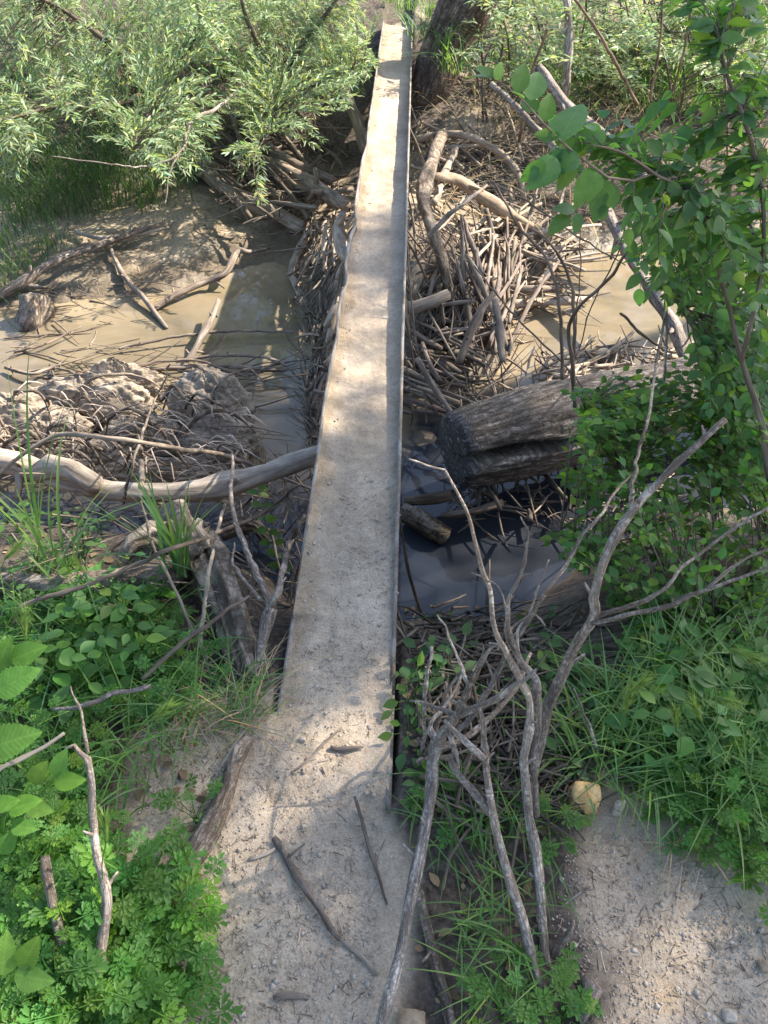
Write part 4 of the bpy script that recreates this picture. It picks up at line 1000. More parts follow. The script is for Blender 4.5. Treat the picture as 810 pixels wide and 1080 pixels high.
def T_(poly, n, d0, d1, seed, clump=.8, sc=.02, dfun=None):
    rs = np.random.RandomState(seed); out = []
    for x, y in sample_poly(rs, poly, n, clump, sc, seed):
        d = (dfun(x, y) if dfun else 0) + rs.uniform(d0, d1); p = q(x, y, d)
        lo = surf(p[0], p[1]) + .03
        while p[2] < lo and d > .5: d -= .05; p = q(x, y, d); lo = surf(p[0], p[1]) + .03
        out.append(p)
    return out
def S_(*sp, r=(.012, .004)): return (pts3(sp), list(r))

# willow bushes over the far left bank
wd = lambda x, y: (120 - y) * .0035
shrub('willow_bush', 'broad silvery-green willow bush spreading over the far left bank', 'bush', g(150, 95, 0),
    [S_((150, 95, 0), (130, 60, 'd', 6.0), (80, 20, 'd', 5.6), (30, -10, 'd', 5.3), r=(.03, .01)),
     S_((160, 95, 0), (190, 60, 'd', 6.0), (210, 20, 'd', 5.7), (190, -30, 'd', 5.4), r=(.03, .01)),
     S_((150, 100, 0), (120, 110, 'd', 5.6), (70, 110, 'd', 5.2), (10, 125, 'd', 4.9), r=(.025, .006)),
     S_((160, 100, 0), (170, 110, 'd', 5.6), (150, 130, 'd', 5.2), (140, 160, 'd', 4.9), r=(.02, .006))],
    T_([(-40, -40), (250, -40), (250, 90), (215, 185), (170, 195), (110, 150), (60, 130), (20, 190), (-40, 200)], 700, 4.8, 6.2, 31, .9, .022, wd),
    'lance', .066, .0105, 'willow', tl=.26, seed=31, hang=-.15, jit=.6, yellow=.04, var=.3)
shrub('willow_bush', 'dense pale willow bush crowding the far end of the channel on its left', 'bush', g(300, 90, 0),
    [S_((300, 90, 0), (310, 60, 'd', 6.4), (340, 20, 'd', 6.1), (370, -20, 'd', 5.9), r=(.03, .01)),
     S_((300, 92, 0), (280, 60, 'd', 6.2), (260, 20, 'd', 5.8), (250, -30, 'd', 5.6), r=(.03, .01)),
     S_((305, 95, 0), (330, 90, 'd', 6.2), (360, 80, 'd', 6.0), (385, 60, 'd', 6.0), r=(.02, .006)),
     S_((300, 95, 0), (290, 110, 'd', 5.8), (290, 130, 'd', 5.5), (270, 160, 'd', 5.2), r=(.02, .006))],
    T_([(230, -40), (405, -40), (400, 40), (396, 75), (380, 108), (340, 125), (300, 130), (265, 150), (235, 120)], 680, 5.2, 6.6, 32, .75, .025, wd)
    + T_([(300, 130), (330, 130), (350, 160), (330, 165)], 10, 5.2, 5.6, 33) + T_([(225, 150), (285, 150), (275, 215), (250, 205)], 16, 4.8, 5.3, 34),
    'lance', .058, .0095, 'willow', tl=.24, seed=32, hang=-.15, jit=.6, yellow=.10, var=.3)
branch('dead_branch', 'bare pale bent branch showing through the willow leaves', 'branch', [
    ([(192, 160, 'd', 4.9), (200, 132, 'd', 5.0), (212, 122, 'd', 5.1), (232, 112, 'd', 5.3), (262, 85, 'd', 5.6)], [2.5, 2.8, 2.6, 2.4, 1.5]),
    ([(196, 150, 'd', 4.9), (185, 165, 'd', 4.8), (150, 176, 'd', 4.7), (110, 172, 'd', 4.6), (55, 165, 'd', 4.5)], [1.6, 1.4, 1.2, 1, .7]),
    ([(196, 152, 'd', 4.9), (180, 180, 'd', 4.8), (174, 215, 'd', 4.8)], [1.4, 1.2, .9])], 'grey', tint=(1.1, 1.08, 1.05))

# elm sapling close on the right, hanging its leaves into the picture
shrub('elm_sapling', 'elm sapling with big hanging leaves reaching in close from the right', 'sapling', (1.75, 1.35, .0),
    [(np.array([(1.75, 1.35, 0), *pts3([(850, 560, 'd', 2.0), (800, 440, 'd', 1.95), (768, 330, 'd', 1.85), (753, 250, 'd', 1.75), (735, 212, 'd', 1.7), (698, 187, 'd', 1.62), (660, 160, 'd', 1.55), (625, 150, 'd', 1.5)])]), [.014, .010, .008, .0055, .0045, .004, .003, .0025, .0015]),
     (pts3([(780, 380, 'd', 1.88), (800, 300, 'd', 1.8), (805, 220, 'd', 1.75), (790, 150, 'd', 1.7), (770, 90, 'd', 1.65), (760, 40, 'd', 1.6)]), [.006, .003]),
     (pts3([(690, 184, 'd', 1.61), (650, 195, 'd', 1.58), (605, 165, 'd', 1.5), (575, 130, 'd', 1.46), (545, 100, 'd', 1.43), (512, 82, 'd', 1.4)]), [.0025, .0012])],
    T_([(640, 160), (700, 130), (820, 60), (820, 330), (770, 320), (735, 250), (660, 215)], 150, 1.6, 1.95, 41, .6, .02)
    + T_([(700, -20), (820, -20), (820, 110), (720, 90)], 36, 1.6, 1.9, 42, .5)
    + T_([(560, 120), (665, 120), (670, 240), (600, 225)], 20, 1.55, 1.75, 47, 0)
    + T_([(640, 200), (720, 200), (700, 330), (655, 290)], 18, 1.6, 1.85, 49, 0),
    'serrate', .046, .026, 'elm', tl=.15, seed=41, hang=.35, jit=.6, twr=.0012, var=.3, yellow=.10)
hero = [((512, 82), (488, 78), 1.4), ((520, 82), (500, 66), 1.4), ((522, 84), (532, 62), 1.4), ((545, 98), (556, 60), 1.43), ((552, 104), (538, 92), 1.43),
        ((560, 106), (570, 66), 1.44), ((573, 128), (583, 92), 1.46), ((566, 118), (548, 100), 1.45), ((586, 145), (560, 140), 1.47), ((590, 150), (616, 95), 1.48),
        ((588, 148), (572, 138), 1.47), ((600, 160), (585, 125), 1.5), ((600, 160), (575, 168), 1.5), ((612, 168), (570, 175), 1.5), ((596, 158), (572, 200), 1.49),
        ((588, 168), (553, 202), 1.48), ((575, 172), (545, 195), 1.47), ((606, 170), (585, 205), 1.5), ((622, 178), (612, 200), 1.53), ((630, 182), (604, 222), 1.53),
        ((640, 190), (625, 240), 1.55), ((610, 225), (607, 250), 1.5), ((606, 222), (580, 218), 1.5), ((600, 228), (575, 248), 1.5), ((645, 195), (650, 225), 1.56)]
rs = np.random.RandomState(77); Lh = ([], [], [], [])
for (b, t, d) in hero:
    p0, p1 = q(*b, d), q(*t, d + rs.uniform(-.03, .03)); Lh[0].append(p0); Lh[1].append(p1 - p0); Lh[2].append(-FW + rs.randn(3) * .45 + np.array([0, 0, .5])); Lh[3].append(np.linalg.norm(p1 - p0) * .88)
el = [o for o in D.objects if o.name == 'elm_sapling'][0]
mb = MB(); put_leaves(mb, 'serrate', *Lh, tints(rs, len(hero), .25, .12)); mb.build('foliage', M['elm'], el)
mb = MB(); tube(mb, pts3([(650, 195, 'd', 1.58), (625, 205, 'd', 1.54), (607, 222, 'd', 1.5)]), [.0015, .0008], 5); mb.build('twigs', M['willow_stem'], el)

shrub('leafy_shrub', 'leafy green shrub filling the right edge above the big split log', 'shrub', (1.9, 2.2, -.1),
    [(np.array([(1.9, 2.2, -.1), *pts3([(840, 500, 'd', 2.7), (800, 400, 'd', 2.6), (760, 320, 'd', 2.45), (720, 270, 'd', 2.3), (690, 230, 'd', 2.2)])]), [.014, .003]),
     (pts3([(830, 470, 'd', 2.7), (810, 380, 'd', 2.5), (800, 290, 'd', 2.3), (790, 210, 'd', 2.2)]), [.009, .003]),
     (pts3([(820, 440, 'd', 2.65), (770, 400, 'd', 2.5), (735, 350, 'd', 2.4), (700, 300, 'd', 2.3)]), [.007, .002])],
    T_([(655, 235), (700, 215), (820, 215), (820, 500), (770, 490), (738, 400), (725, 345), (690, 300), (650, 280)], 430, 1.95, 2.75, 43, .8, .03),
    'ovate', .044, .024, 'elm', tl=.17, seed=43, hang=.25, jit=.6, var=.32, yellow=.10)
shrub('leafy_shrub', 'low spreading shrub with small oval leaves over the right bank beside the dark pool', 'shrub', g(720, 660, 0),
    [(np.array([g(720, 660, 0), *pts3([(700, 600, 'd', 2.35), (670, 540, 'd', 2.4), (640, 480, 'd', 2.45), (615, 430, 'd', 2.5)])]), [.010, .002]),
     (np.array([g(730, 660, 0), *pts3([(740, 600, 'd', 2.3), (760, 520, 'd', 2.4), (770, 440, 'd', 2.5)])]), [.010, .002]),
     (np.array([g(740, 670, 0), *pts3([(780, 620, 'd', 2.2), (810, 560, 'd', 2.2), (840, 500, 'd', 2.3)])]), [.010, .002]),
     (np.array([g(700, 660, 0), *pts3([(670, 630, 'd', 2.25), (630, 600, 'd', 2.3), (590, 560, 'd', 2.4)])]), [.008, .002])],
    T_([(596, 415), (650, 385), (760, 375), (760, 480), (600, 475)], 85, 2.1, 2.6, 48, .5, .04)
    + T_([(700, 395), (820, 380), (820, 520), (700, 500), (625, 470), (610, 430)], 170, 2.1, 2.75, 46, .8, .035)
    + T_([(615, 440), (650, 405), (700, 420), (820, 440), (820, 720), (700, 720), (655, 690), (640, 620), (600, 600), (570, 570), (640, 530), (610, 500)], 820, 1.9, 2.85, 44, .95, .035),
    'ovate', .036, .022, 'elm2', tl=.15, seed=44, hang=.1, jit=.5, var=.32, yellow=.14)
shrub('hanging_shoot', 'bright sunlit leafy shoot hanging just right of the split log end', 'shoot', g(640, 560, 0),
    [(np.array([g(640, 560, 0), *pts3([(625, 520, 'd', 2.7), (610, 500, 'd', 2.6)])]), [.005, .002])],
    T_([(590, 495), (605, 500), (640, 560), (622, 545)], 9, 2.45, 2.6, 45, 0), 'ovate', .05, .022, 'elm2', tl=.15, seed=45, yellow=.5)
# bare red-brown stems in front of the right-hand water
for i, (sp, rd, lb) in enumerate([
    ([(668, 250, 'd', 2.6), (645, 290, 'd', 2.7), (612, 322, 'd', 2.8), (600, 350, 'd', 2.9), (604, 390, 'd', 3.0), (606, 430, 'd', 3.05)], [2.2, 2.6, 2.6, 3.2, 3.4, 3.4], 'curved bare brown stem sweeping up to the right in front of the water'),
    ([(560, 240, 'd', 3.0), (585, 262, 'd', 3.0), (602, 300, 'd', 3.0), (606, 345, 'd', 3.0), (603, 400, 'd', 3.05)], [1.8, 2.2, 2.6, 2.8, 3], 'dark bare stem rising from the split log and bending left'),
    ([(520, 190, 'd', 3.2), (548, 240, 'd', 3.2), (578, 275, 'd', 3.2), (590, 330, 'd', 3.2), (594, 400, 'd', 3.15)], [1.4, 2, 2.4, 2.8, 3], 'bare grey-brown stem standing left of the dark bent stem'),
    ([(516, 190, 'd', 3.3), (560, 215, 'd', 3.2), (610, 250, 'd', 3.1), (660, 280, 'd', 3.0)], [1.2, 1.6, 1.4, .9], 'thin dark rod crossing the stems diagonally'),
    ([(500, 280, 'd', 3.5), (540, 330, 'd', 3.4), (590, 380, 'd', 3.3), (640, 440, 'd', 3.2)], [1.2, 1.5, 1.5, 1], 'long thin dark rod slanting over the heap to the split log'),
    ([(611, 240, 'd', 3.2), (612, 290, 'd', 3.2), (606, 350, 'd', 3.2)], [.9, 1, 1], 'fine upright twig crossing the bright right water'),
    ([(665, 215, 'd', 2.7), (650, 270, 'd', 2.8), (625, 320, 'd', 2.9), (610, 370, 'd', 3.0)], [1, 1.1, 1.1, .9], 'fine twig slanting down over the bright right water'),
    ([(655, 330, 'd', 3.0), (680, 355, 'd', 3.05), (712, 372, 'd', 3.1), (735, 340, 'd', 3.1)], [2.2, 2.2, 1.8, .8], 'bare bent twig below the slanting grey trunk'),
]):
    branch('bare_stem', lb, 'stem', [(sp, rd)], 'willow_stem', tint=(1.1, 1.0, .95))
branch('bare_stem', 'whitish crooked twig standing in front of the right leaves', 'stem', [
    ([(705, 300, 'd', 2.3), (702, 345, 'd', 2.35), (700, 400, 'd', 2.4), (690, 440, 'd', 2.4), (684, 480, 'd', 2.45)], [1.4, 2, 2.2, 2, 1.5])], 'grey', tint=(1.25, 1.22, 1.22))

# far right: young willow shoots behind the far bank
for i, (x0, x1, lb) in enumerate([(480, 580, 'grey-green willow shoots rising behind the dark old trunk'), (570, 690, 'clump of tall willow shoots at the top centre right of the far bank'), (680, 830, 'thicket of willow shoots in the top right corner of the far bank')]):
    rs = np.random.RandomState(60 + i); xm = (x0 + x1) / 2; st = []
    for k in range(9):
        bx = rs.uniform(x0, x1); by = rs.uniform(60, 130); b_ = g(bx, by, 0); dv = depth_of(b_)
        st.append((np.array([b_, q(bx + rs.uniform(-15, 15), by - 60, dv - .2), q(bx + rs.uniform(-35, 35), by - 130, dv - .5)]), [.012, .004]))
    shrub('willow_shoots', lb, 'bush', g(xm, 90, 0), st, T_([(x0, -40), (x1, -40), (x1, 110), (xm, 85), (x0, 60)], [150, 260, 320][i], 5.6, 7.2, 62 + i, .9, .03),
        'lance', .085, .02, 'willow', tl=.2, seed=65 + i, hang=-.2, yellow=.08, var=.3)
for i, (sp, rd) in enumerate([([(578, 30, 'd', 5), (560, 80, 'd', 5.4), (548, 150, 'd', 6)], [2, 2.4, 2.6]), ([(600, -10, 'd', 4.6), (640, 50, 'd', 5), (672, 110, 'd', 5.6)], [2, 2.6, 2.6]),
                              ([(700, -10, 'd', 5), (695, 50, 'd', 5.3), (686, 105, 'd', 5.7)], [1.6, 1.8, 2]), ([(730, 0, 'd', 5), (722, 50, 'd', 5.3), (708, 100, 'd', 5.7)], [1.6, 1.8, 2]),
                              ([(765, 70, 'd', 5), (767, 130, 'd', 5), (766, 180, 'd', 5.2)], [1.6, 1.8, 1.8])]):
    branch('bare_stem', ['slim bare stem leaning over the far right bank above the arched branch', 'long brown rod slanting from the top edge right of the pale upright trunk', 'left one of two reddish upright rods at the top right', 'right one of two reddish upright rods at the top right', 'pale bent rod hanging before the dark bank at far right'][i], 'stem', [(sp, rd)], 'willow_stem', tint=(1.3, 1.2, 1.15))

# ------------------------------------------------------------------ reeds, sedges and grass
def tuft(name, label, cat, base, n, L, wd, seed, mat='reed', lean=.5, bend=1.0, spread=.05, group=None, up=1.0):
    rs = np.random.RandomState(seed); mb = MB()
    roots = np.asarray(base)[None] + np.stack([rs.randn(n) * spread, rs.randn(n) * spread, rs.randn(n) * 0 - .01], 1)
    blades(mb, roots, L * rs.uniform(.55, 1.1, n), wd * rs.uniform(.7, 1.2, n), rs, lean, up=up, bend=bend, segs=8)
    o = mb.build(name, M[mat], None, origin=base); tag(o, label, cat, group); return o
rs = np.random.RandomState(9); mb = MB()
for i in range(17):
    px = [5, 30, 58, 84, 110, 135, 160, 15, 45, 75, 100, 128, 185, 20, 60, 5, 35][i]; py = [262, 240, 232, 226, 222, 218, 216, 215, 205, 198, 196, 192, 205, 285, 262, 310, 225][i]
    n_ = 50; b_ = g(px, py); rt = b_[None] + np.stack([rs.randn(n_) * .09, rs.randn(n_) * .09, rs.randn(n_) * 0 - .01], 1)
    blades(mb, rt, (.66 if i < 13 else .3) * rs.uniform(.55, 1.1, n_), .008 * rs.uniform(.6, 1.2, n_), rs, .35, bend=.8, segs=8)
o = mb.build('reeds', M['reed']); tag(o, 'long dark green reed blades massed on the far left bank', 'reeds', kind='stuff')
tuft('sedge_tuft', 'sword-leaved sedge clump in front of the pale long log', 'sedge', g(190, 600, .10), 26, .36, .013, 130, 'reed', .3, .35, .02)
tuft('sedge_tuft', 'tall thin sedge blades standing at the left edge before the root mass', 'sedge', g(50, 585, .1), 12, .55, .009, 131, 'reed', .3, .3, .02)
tuft('sedge_tuft', 'few arching blue-green blades beside the low silted log', 'sedge', g(75, 600, .08), 9, .42, .009, 132, 'reed', .7, 1.1, .03)
tuft('sedge_tuft', 'small dark sedge clump behind the forked grey branch', 'sedge', g(182, 560, .08), 16, .2, .009, 133, 'reed', .35, .5, .02)
for i, (px, py) in enumerate([(412, 2), (452, 18), (440, 40), (470, 50), (478, 75), (425, 10)]):
    tuft('grass_tuft', ['drooping grass tuft at the top edge right of the channel end', 'highest grass tuft hanging on the left flank of the old trunk', 'grass tuft hanging halfway down the old trunk', 'grass tuft hanging on the right flank of the old trunk', 'lowest grass tuft hanging over the old trunk foot', 'small grass tuft at the top edge between channel and trunk'][i], 'grass tuft', g(px, py, .3 if i > 1 else .02), 30, .42, .010, 140 + i, 'grass', .5, 1.6, .06, 'grass tufts around the old trunk')

def grass_field(name, label, poly, n, L, wd, seed, mat='grass', lean=.6, bend=1.2, clump=.7, ex=None, var=None):
    rs = np.random.RandomState(seed); pts = []
    for x, y in sample_poly(rs, poly, n, clump, .03, seed):
        p = g(x, y, 0); p[2] = gz(p[0], p[1]) - .005
        if XP0 - .02 < p[0] < XP1 + .02 and p[1] > .8: continue
        if 575 < x < 670 and 825 < y < 915: continue
        k = 1 + rs.randint(3)
        for _ in range(k): pts.append(p + np.array([rs.randn() * .012, rs.randn() * .012, 0]))
    pts = np.array(pts); mb = MB(); m_ = len(pts)
    blades(mb, pts, L * rs.uniform(.4, 1.2, m_), wd * rs.uniform(.6, 1.2, m_), rs, lean, bend=bend, segs=7)
    o = mb.build(name, M[mat]); tag(o, label, 'grass', kind='stuff'); return o
grass_field('grass', 'fresh green grass on the right bank behind the dirt patch', [(570, 830), (600, 790), (640, 720), (820, 690), (820, 900), (760, 860), (700, 825), (640, 825), (600, 835)], 520, .19, .0062, 201)
grass_field('grass', 'grass among the fallen branches between path and dirt patch', [(435, 830), (560, 790), (600, 860), (580, 960), (540, 1080), (500, 1080), (470, 960), (440, 900)], 130, .12, .0045, 202)
grass_field('grass', 'grass blades among the herbs left of the path', [(-10, 640), (150, 620), (270, 720), (265, 760), (180, 800), (140, 870), (-10, 900)], 240, .17, .0055, 203)
grass_field('grass', 'low grass tuft where the left flange meets the bank', [(225, 720), (285, 725), (282, 772), (235, 775)], 60, .07, .003, 204)
grass_field('grass', 'green undergrowth beyond the far right bank', [(450, -30), (820, -30), (820, 130), (620, 125), (540, 100), (490, 80)], 900, .4, .012, 205, 'grass', .6, 1.1, .8)
grass_field('grass', 'green undergrowth below the willow on the far left', [(-20, -20), (400, -20), (380, 80), (300, 130), (200, 160), (-20, 190)], 1100, .4, .012, 206, 'reed', .6, 1.1, .6)
grass_field('dry_grass', 'dry straw lying over the far right bank', [(440, 120), (560, 60), (820, 50), (820, 220), (640, 240), (560, 240), (440, 240)], 520, .34, .006, 207, 'straw', 1.2, 2.0, .9)
grass_field('dry_grass', 'dry straw on the left herb bank', [(150, 700), (280, 720), (275, 770), (240, 780), (190, 760)], 85, .09, .0028, 208, 'straw', 1.5, 2.2, .6)
grass_field('dry_grass', 'dry straw bits along the dirt patch edge', [(600, 850), (700, 860), (800, 920), (700, 890), (600, 880)], 50, .08, .003, 209, 'straw', 1.6, 2.2, .5)

# ears of wild barley
def barley(base, tip, d0, d1, foot, label, seed):
    rs = np.random.RandomState(seed); b, t = q(*base, d0), q(*tip, d1); f_ = foot
    root = thing('wild_barley', label, 'grass ear', f_)
    mb = MB(); tube(mb, [f_, (f_ + b) / 2 + np.array([0, 0, .04]), b], [.0012, .0009], 5, cap=False); mb.build('stalk', M['grass'], root)
    v = t - b; Ln = np.linalg.norm(v); dr = v / Ln; mb = MB(); body = Ln * .62
    tube(mb, [b, b + dr * body * .5, b + dr * body], [.0022, .0042, .002], 7, 8, tint=(1.0, 1.05, .8))
    s1 = np.cross(dr, [0, 0, 1.0]); s1 /= np.linalg.norm(s1); s2 = np.cross(dr, s1); V = []; Q = []
    for i in range(90):
        k = rs.rand(); a_ = rs.rand() * 2 * np.pi; o = s1 * math.cos(a_) + s2 * math.sin(a_)
        p = b + dr * body * k; e_ = p + dr * Ln * .42 + o * .010 * (1 + rs.rand()); w_ = np.cross(dr, o) * .0006
        j = len(V); V += [p - w_, p + w_, e_ + w_ * .2, e_ - w_ * .2]; Q.append((j, j + 1, j + 2, j + 3))
        g0 = p + o * .004; j = len(V); V += [p - w_ * 3, p + dr * .004 + o * .003 - w_ * 3, p + dr * .009 + o * .0035, p + dr * .004 + o * .003 + w_ * 3]; Q.append((j, j + 1, j + 2, j + 3))
    mb.add(V, Q, None, (1, 1, .8)); mb.build('ear', M['ear'], root)
for i, (b, t, d0, d1, ft, lb) in enumerate([
    ((659, 735), (692, 709), 1.45, 1.42, (650, 800), 'bristly green barley ear bowing right, above the ochre stone'),
    ((658, 752), (668, 720), 1.5, 1.48, (640, 810), 'upright barley ear just under the bowing one'),
    ((713, 768), (712, 738), 1.5, 1.48, (712, 820), 'short upright barley ear in the middle of the right grass'),
    ((740, 760), (725, 732), 1.45, 1.42, (748, 830), 'blurred barley ear leaning left in the right grass'),
    ((755, 735), (790, 746), 1.35, 1.32, (745, 800), 'barley ear lying nearly level at the right, lower one'),
    ((770, 684), (815, 702), 1.3, 1.25, (760, 770), 'barley ear lying nearly level at the right edge, upper one'),
    ((27, 672), (27, 632), 1.5, 1.5, (30, 760), 'upright green barley ear in the left herbs near the edge'),
    ((112, 888), (110, 848), 1.2, 1.2, (115, 960), 'bright barley ear beside the pale upright dead branch'),
    ((5, 590), (32, 562), 1.7, 1.7, (-10, 700), 'barley ear poking in at the left edge over the stream'),
    ((160, 760), (190, 735), 1.4, 1.4, (130, 800), 'barley ear bending toward the channel in the left herbs')]):
    barley(b, t, d0, d1, g(*ft, 0), lb, 300 + i)

# ------------------------------------------------------------------ low herbs with cut leaves
def herb(base, n, size, h, seed, label, group=None, spread=.10, tmpl='frond', mat='herb', name='herb_plant', tone=1.0, jit=.25):
    rs = np.random.RandomState(seed); base = np.asarray(base)
    root = thing(name, label, 'herb', base, group); stk = MB(); L = ([], [], [], [])
    for i in range(n):
        az = i * 2.4 + rs.randn() * .3; rr = spread * math.sqrt((i + .7) / n) * rs.uniform(.7, 1.2); hh = h * rs.uniform(.55, 1.15) * (1.15 - .5 * rr / spread)
        d = np.array([math.cos(az), math.sin(az), 0]); p = base + d * rr + np.array([0, 0, hh])
        tube(stk, [base + rs.randn(3) * .004, base + d * rr * .35 + np.array([0, 0, hh * .7]), p], [.0011, .0008], 4, 5, cap=False, rough=0, tint=(.9, .95, .7))
        L[0].append(p - d * size * .15); L[1].append(d + np.array([0, 0, rs.uniform(-.25, .25)]) + rs.randn(3) * .15); L[2].append(np.array([0, 0, 1.0]) + d * .25 + rs.randn(3) * jit); L[3].append(size * rs.uniform(.65, 1.15))
    stk.build('stalks', M['herb'], root)
    mb = MB(); c = tints(rs, n, .22, .10) * tone; put_leaves(mb, tmpl, *L, c); mb.build('leaves', M[mat], root); return root
rs = np.random.RandomState(12)
def cover(name, label, poly, n, nf, size, h, spread, seed, tmpl='frond', mat='herb', tone=1.0, lift=0.0):
    rs = np.random.RandomState(seed); stk = MB(); L = ([], [], [], [])
    for x, y in sample_poly(rs, poly, n, .5, .03, seed):
        base = g(x, y, lift); nn_ = rs.randint(*nf); sz = rs.uniform(*size); hh0 = rs.uniform(*h)
        for i in range(nn_):
            az = i * 2.4 + rs.randn() * .3; rr = spread * math.sqrt((i + .7) / nn_) * rs.uniform(.7, 1.2); hh = hh0 * rs.uniform(.55, 1.15) * (1.15 - .5 * rr / spread)
            d = np.array([math.cos(az), math.sin(az), 0]); p = base + d * rr + np.array([0, 0, hh])
            tube(stk, [base, base + d * rr * .35 + np.array([0, 0, hh * .7]), p], [.0011, .0008], 4, 4, cap=False, rough=0, tint=(.9, .95, .7))
            L[0].append(p - d * sz * .15); L[1].append(d + np.array([0, 0, rs.uniform(-.25, .25)]) + rs.randn(3) * .15); L[2].append(np.array([0, 0, 1.0]) + d * .25 + rs.randn(3) * .3); L[3].append(sz * rs.uniform(.6, 1.15))
    put_leaves(stk, tmpl, *L, tints(rs, len(L[0]), .28, .10) * tone)
    o = stk.build(name, M[mat]); tag(o, label, 'ground cover', kind='stuff'); return o
cover('ground_cover', 'bright cut-leaved herbs matted over the bottom left corner', [(0, 905), (60, 880), (105, 915), (160, 930), (205, 985), (190, 1030), (180, 1090), (0, 1095)], 62, (10, 16), (.05, .085), (.06, .15), .085, 400)
cover('ground_cover', 'soft green cut-leaved herbs covering the left bank', [(0, 640), (90, 625), (150, 630), (180, 690), (215, 700), (195, 725), (120, 760), (110, 800), (100, 860), (90, 890), (0, 900)], 62, (8, 13), (.04, .07), (.04, .13), .08, 500)
cover('ground_cover', 'oval-leaved weeds among the herbs of the left bank', [(60, 640), (170, 620), (220, 690), (150, 740), (60, 760)], 16, (8, 14), (.035, .06), (.10, .2), .07, 501, 'ovate', 'elm2', 1.15)
cover('ground_cover', 'green cut-leaved herbs along the right edge of the dirt patch', [(700, 800), (730, 750), (820, 710), (820, 945), (780, 915), (740, 880), (705, 845)], 56, (9, 15), (.04, .07), (.05, .13), .08, 600)
cover('ground_cover', 'small round-leaved weeds on the dark bank above the pool', [(440, 660), (600, 650), (640, 760), (600, 840), (560, 790), (440, 740)], 20, (7, 11), (.03, .045), (.04, .09), .07, 700, 'ovate', 'elm2', .85)
cover('ground_cover', 'small weeds on the litter close beside the channel end', [(428, 690), (470, 690), (480, 860), (430, 850)], 12, (7, 11), (.03, .045), (.03, .07), .06, 702, 'ovate', 'elm2', .9)
cover('ground_cover', 'oval-leaved weeds growing through the right grass', [(640, 720), (820, 700), (820, 790), (660, 800)], 22, (9, 14), (.04, .055), (.08, .16), .09, 740, 'ovate', 'elm2', 1.05)
cover('ground_cover', 'small-leaved weeds around the low silted log', [(0, 540), (130, 560), (170, 600), (60, 620), (0, 640)], 14, (7, 11), (.025, .035), (.04, .08), .07, 780, 'ovate', 'elm2', 1.0, .03)
cover('ground_cover', 'leafy weeds in the undergrowth beyond the far right bank', [(450, 0), (820, 0), (820, 110), (640, 100), (540, 100), (470, 40)], 60, (10, 15), (.06, .09), (.15, .35), .22, 820, 'ovate', 'elm2', 1.0)
for i, (x, y, lb) in enumerate([(530, 1072, 'small cut-leaved herb at the bottom edge left of the worn root stub'), (566, 1060, 'bright cut-leaved herb in front of the three-pronged branch foot'), (590, 1078, 'small herb touching the worn root stub at the bottom edge'),
        (474, 858, 'yellow-green feathery herb between the two forked branches'), (578, 880, 'small herb beside the ochre stone at the foot of the thin saplings'), (208, 868, 'cut-leaved herb growing against the top of the gnarled root')]):
    herb(g(x, y, 0), 12, .055, .07, 660 + i, lb, None, .065)
# dandelion-like toothed leaf lying on the left bank
mb = MB(); p0, p1 = g(152, 762, .02), g(200, 728, .05); put_leaves(mb, 'serrate', [p0, p0 + .004], [p1 - p0, p1 - p0 + np.array([-.03, .02, .01])], [[0, 0, 1], [.3, 0, 1]], [.12, .09], [(.8, .85, 1.0)] * 2)
o = mb.build('broad_leaf_weed', M['herb'], None, origin=p0); tag(o, 'long toothed grey-green leaf lying on the bare soil of the left bank', 'herb')
for i, (lst, lb, st) in enumerate([
    ([((-4, 730), (50, 698), 1.02, .42), ((-14, 790), (54, 766), .98, .5), ((12, 696), (56, 677), 1.05, .24), ((-2, 705), (12, 662), 1.05, .2)], 'big toothed leaf plant at the left edge beside the barley ear', (-15, 800)),
    ([((59, 820), (70, 783), 1.12, .5), ((57, 823), (97, 824), 1.12, .42), ((33, 826), (52, 798), 1.12, .4), ((10, 855), (50, 838), 1.1, .4), ((12, 870), (45, 876), 1.1, .4), ((28, 850), (62, 858), 1.12, .4), ((-5, 850), (25, 842), 1.08, .4), ((0, 900), (20, 870), 1.1, .4)], 'leafy toothed plant left of the pale upright dead branch', (20, 900)),
    ([((2, 1028), (8, 974), 1.05, .4), ((22, 1022), (43, 982), 1.05, .4), ((16, 1027), (66, 1041), 1.05, .4)], 'three bright broad leaves in the bottom left corner', (5, 1090))]):
    rs = np.random.RandomState(i + 5); ft = g(*st, 0); root = thing('broad_leaf_weed', lb, 'herb', ft); L = ([], [], [], []); sk = MB()
    for b, t, d, wf in lst:
        p0, p1 = q(*b, d), q(*t, d - .01); L[0].append(p0); L[1].append(p1 - p0); L[2].append(-FW * 1.0 + np.array([0, 0, .5]) + rs.randn(3) * .25); L[3].append(np.linalg.norm(p1 - p0) * .78)
        tube(sk, [ft, (ft + p0) / 2 + np.array([-.01, 0, .03]), p0], [.003, .0012], 5, 7, cap=False)
    sk.build('stalks', M['herb'], root); mb = MB(); put_leaves(mb, 'serrate', *L, tints(rs, len(lst), .25, .15) * (1.15 if i == 2 else .95)); mb.build('leaves', M['broad'], root)
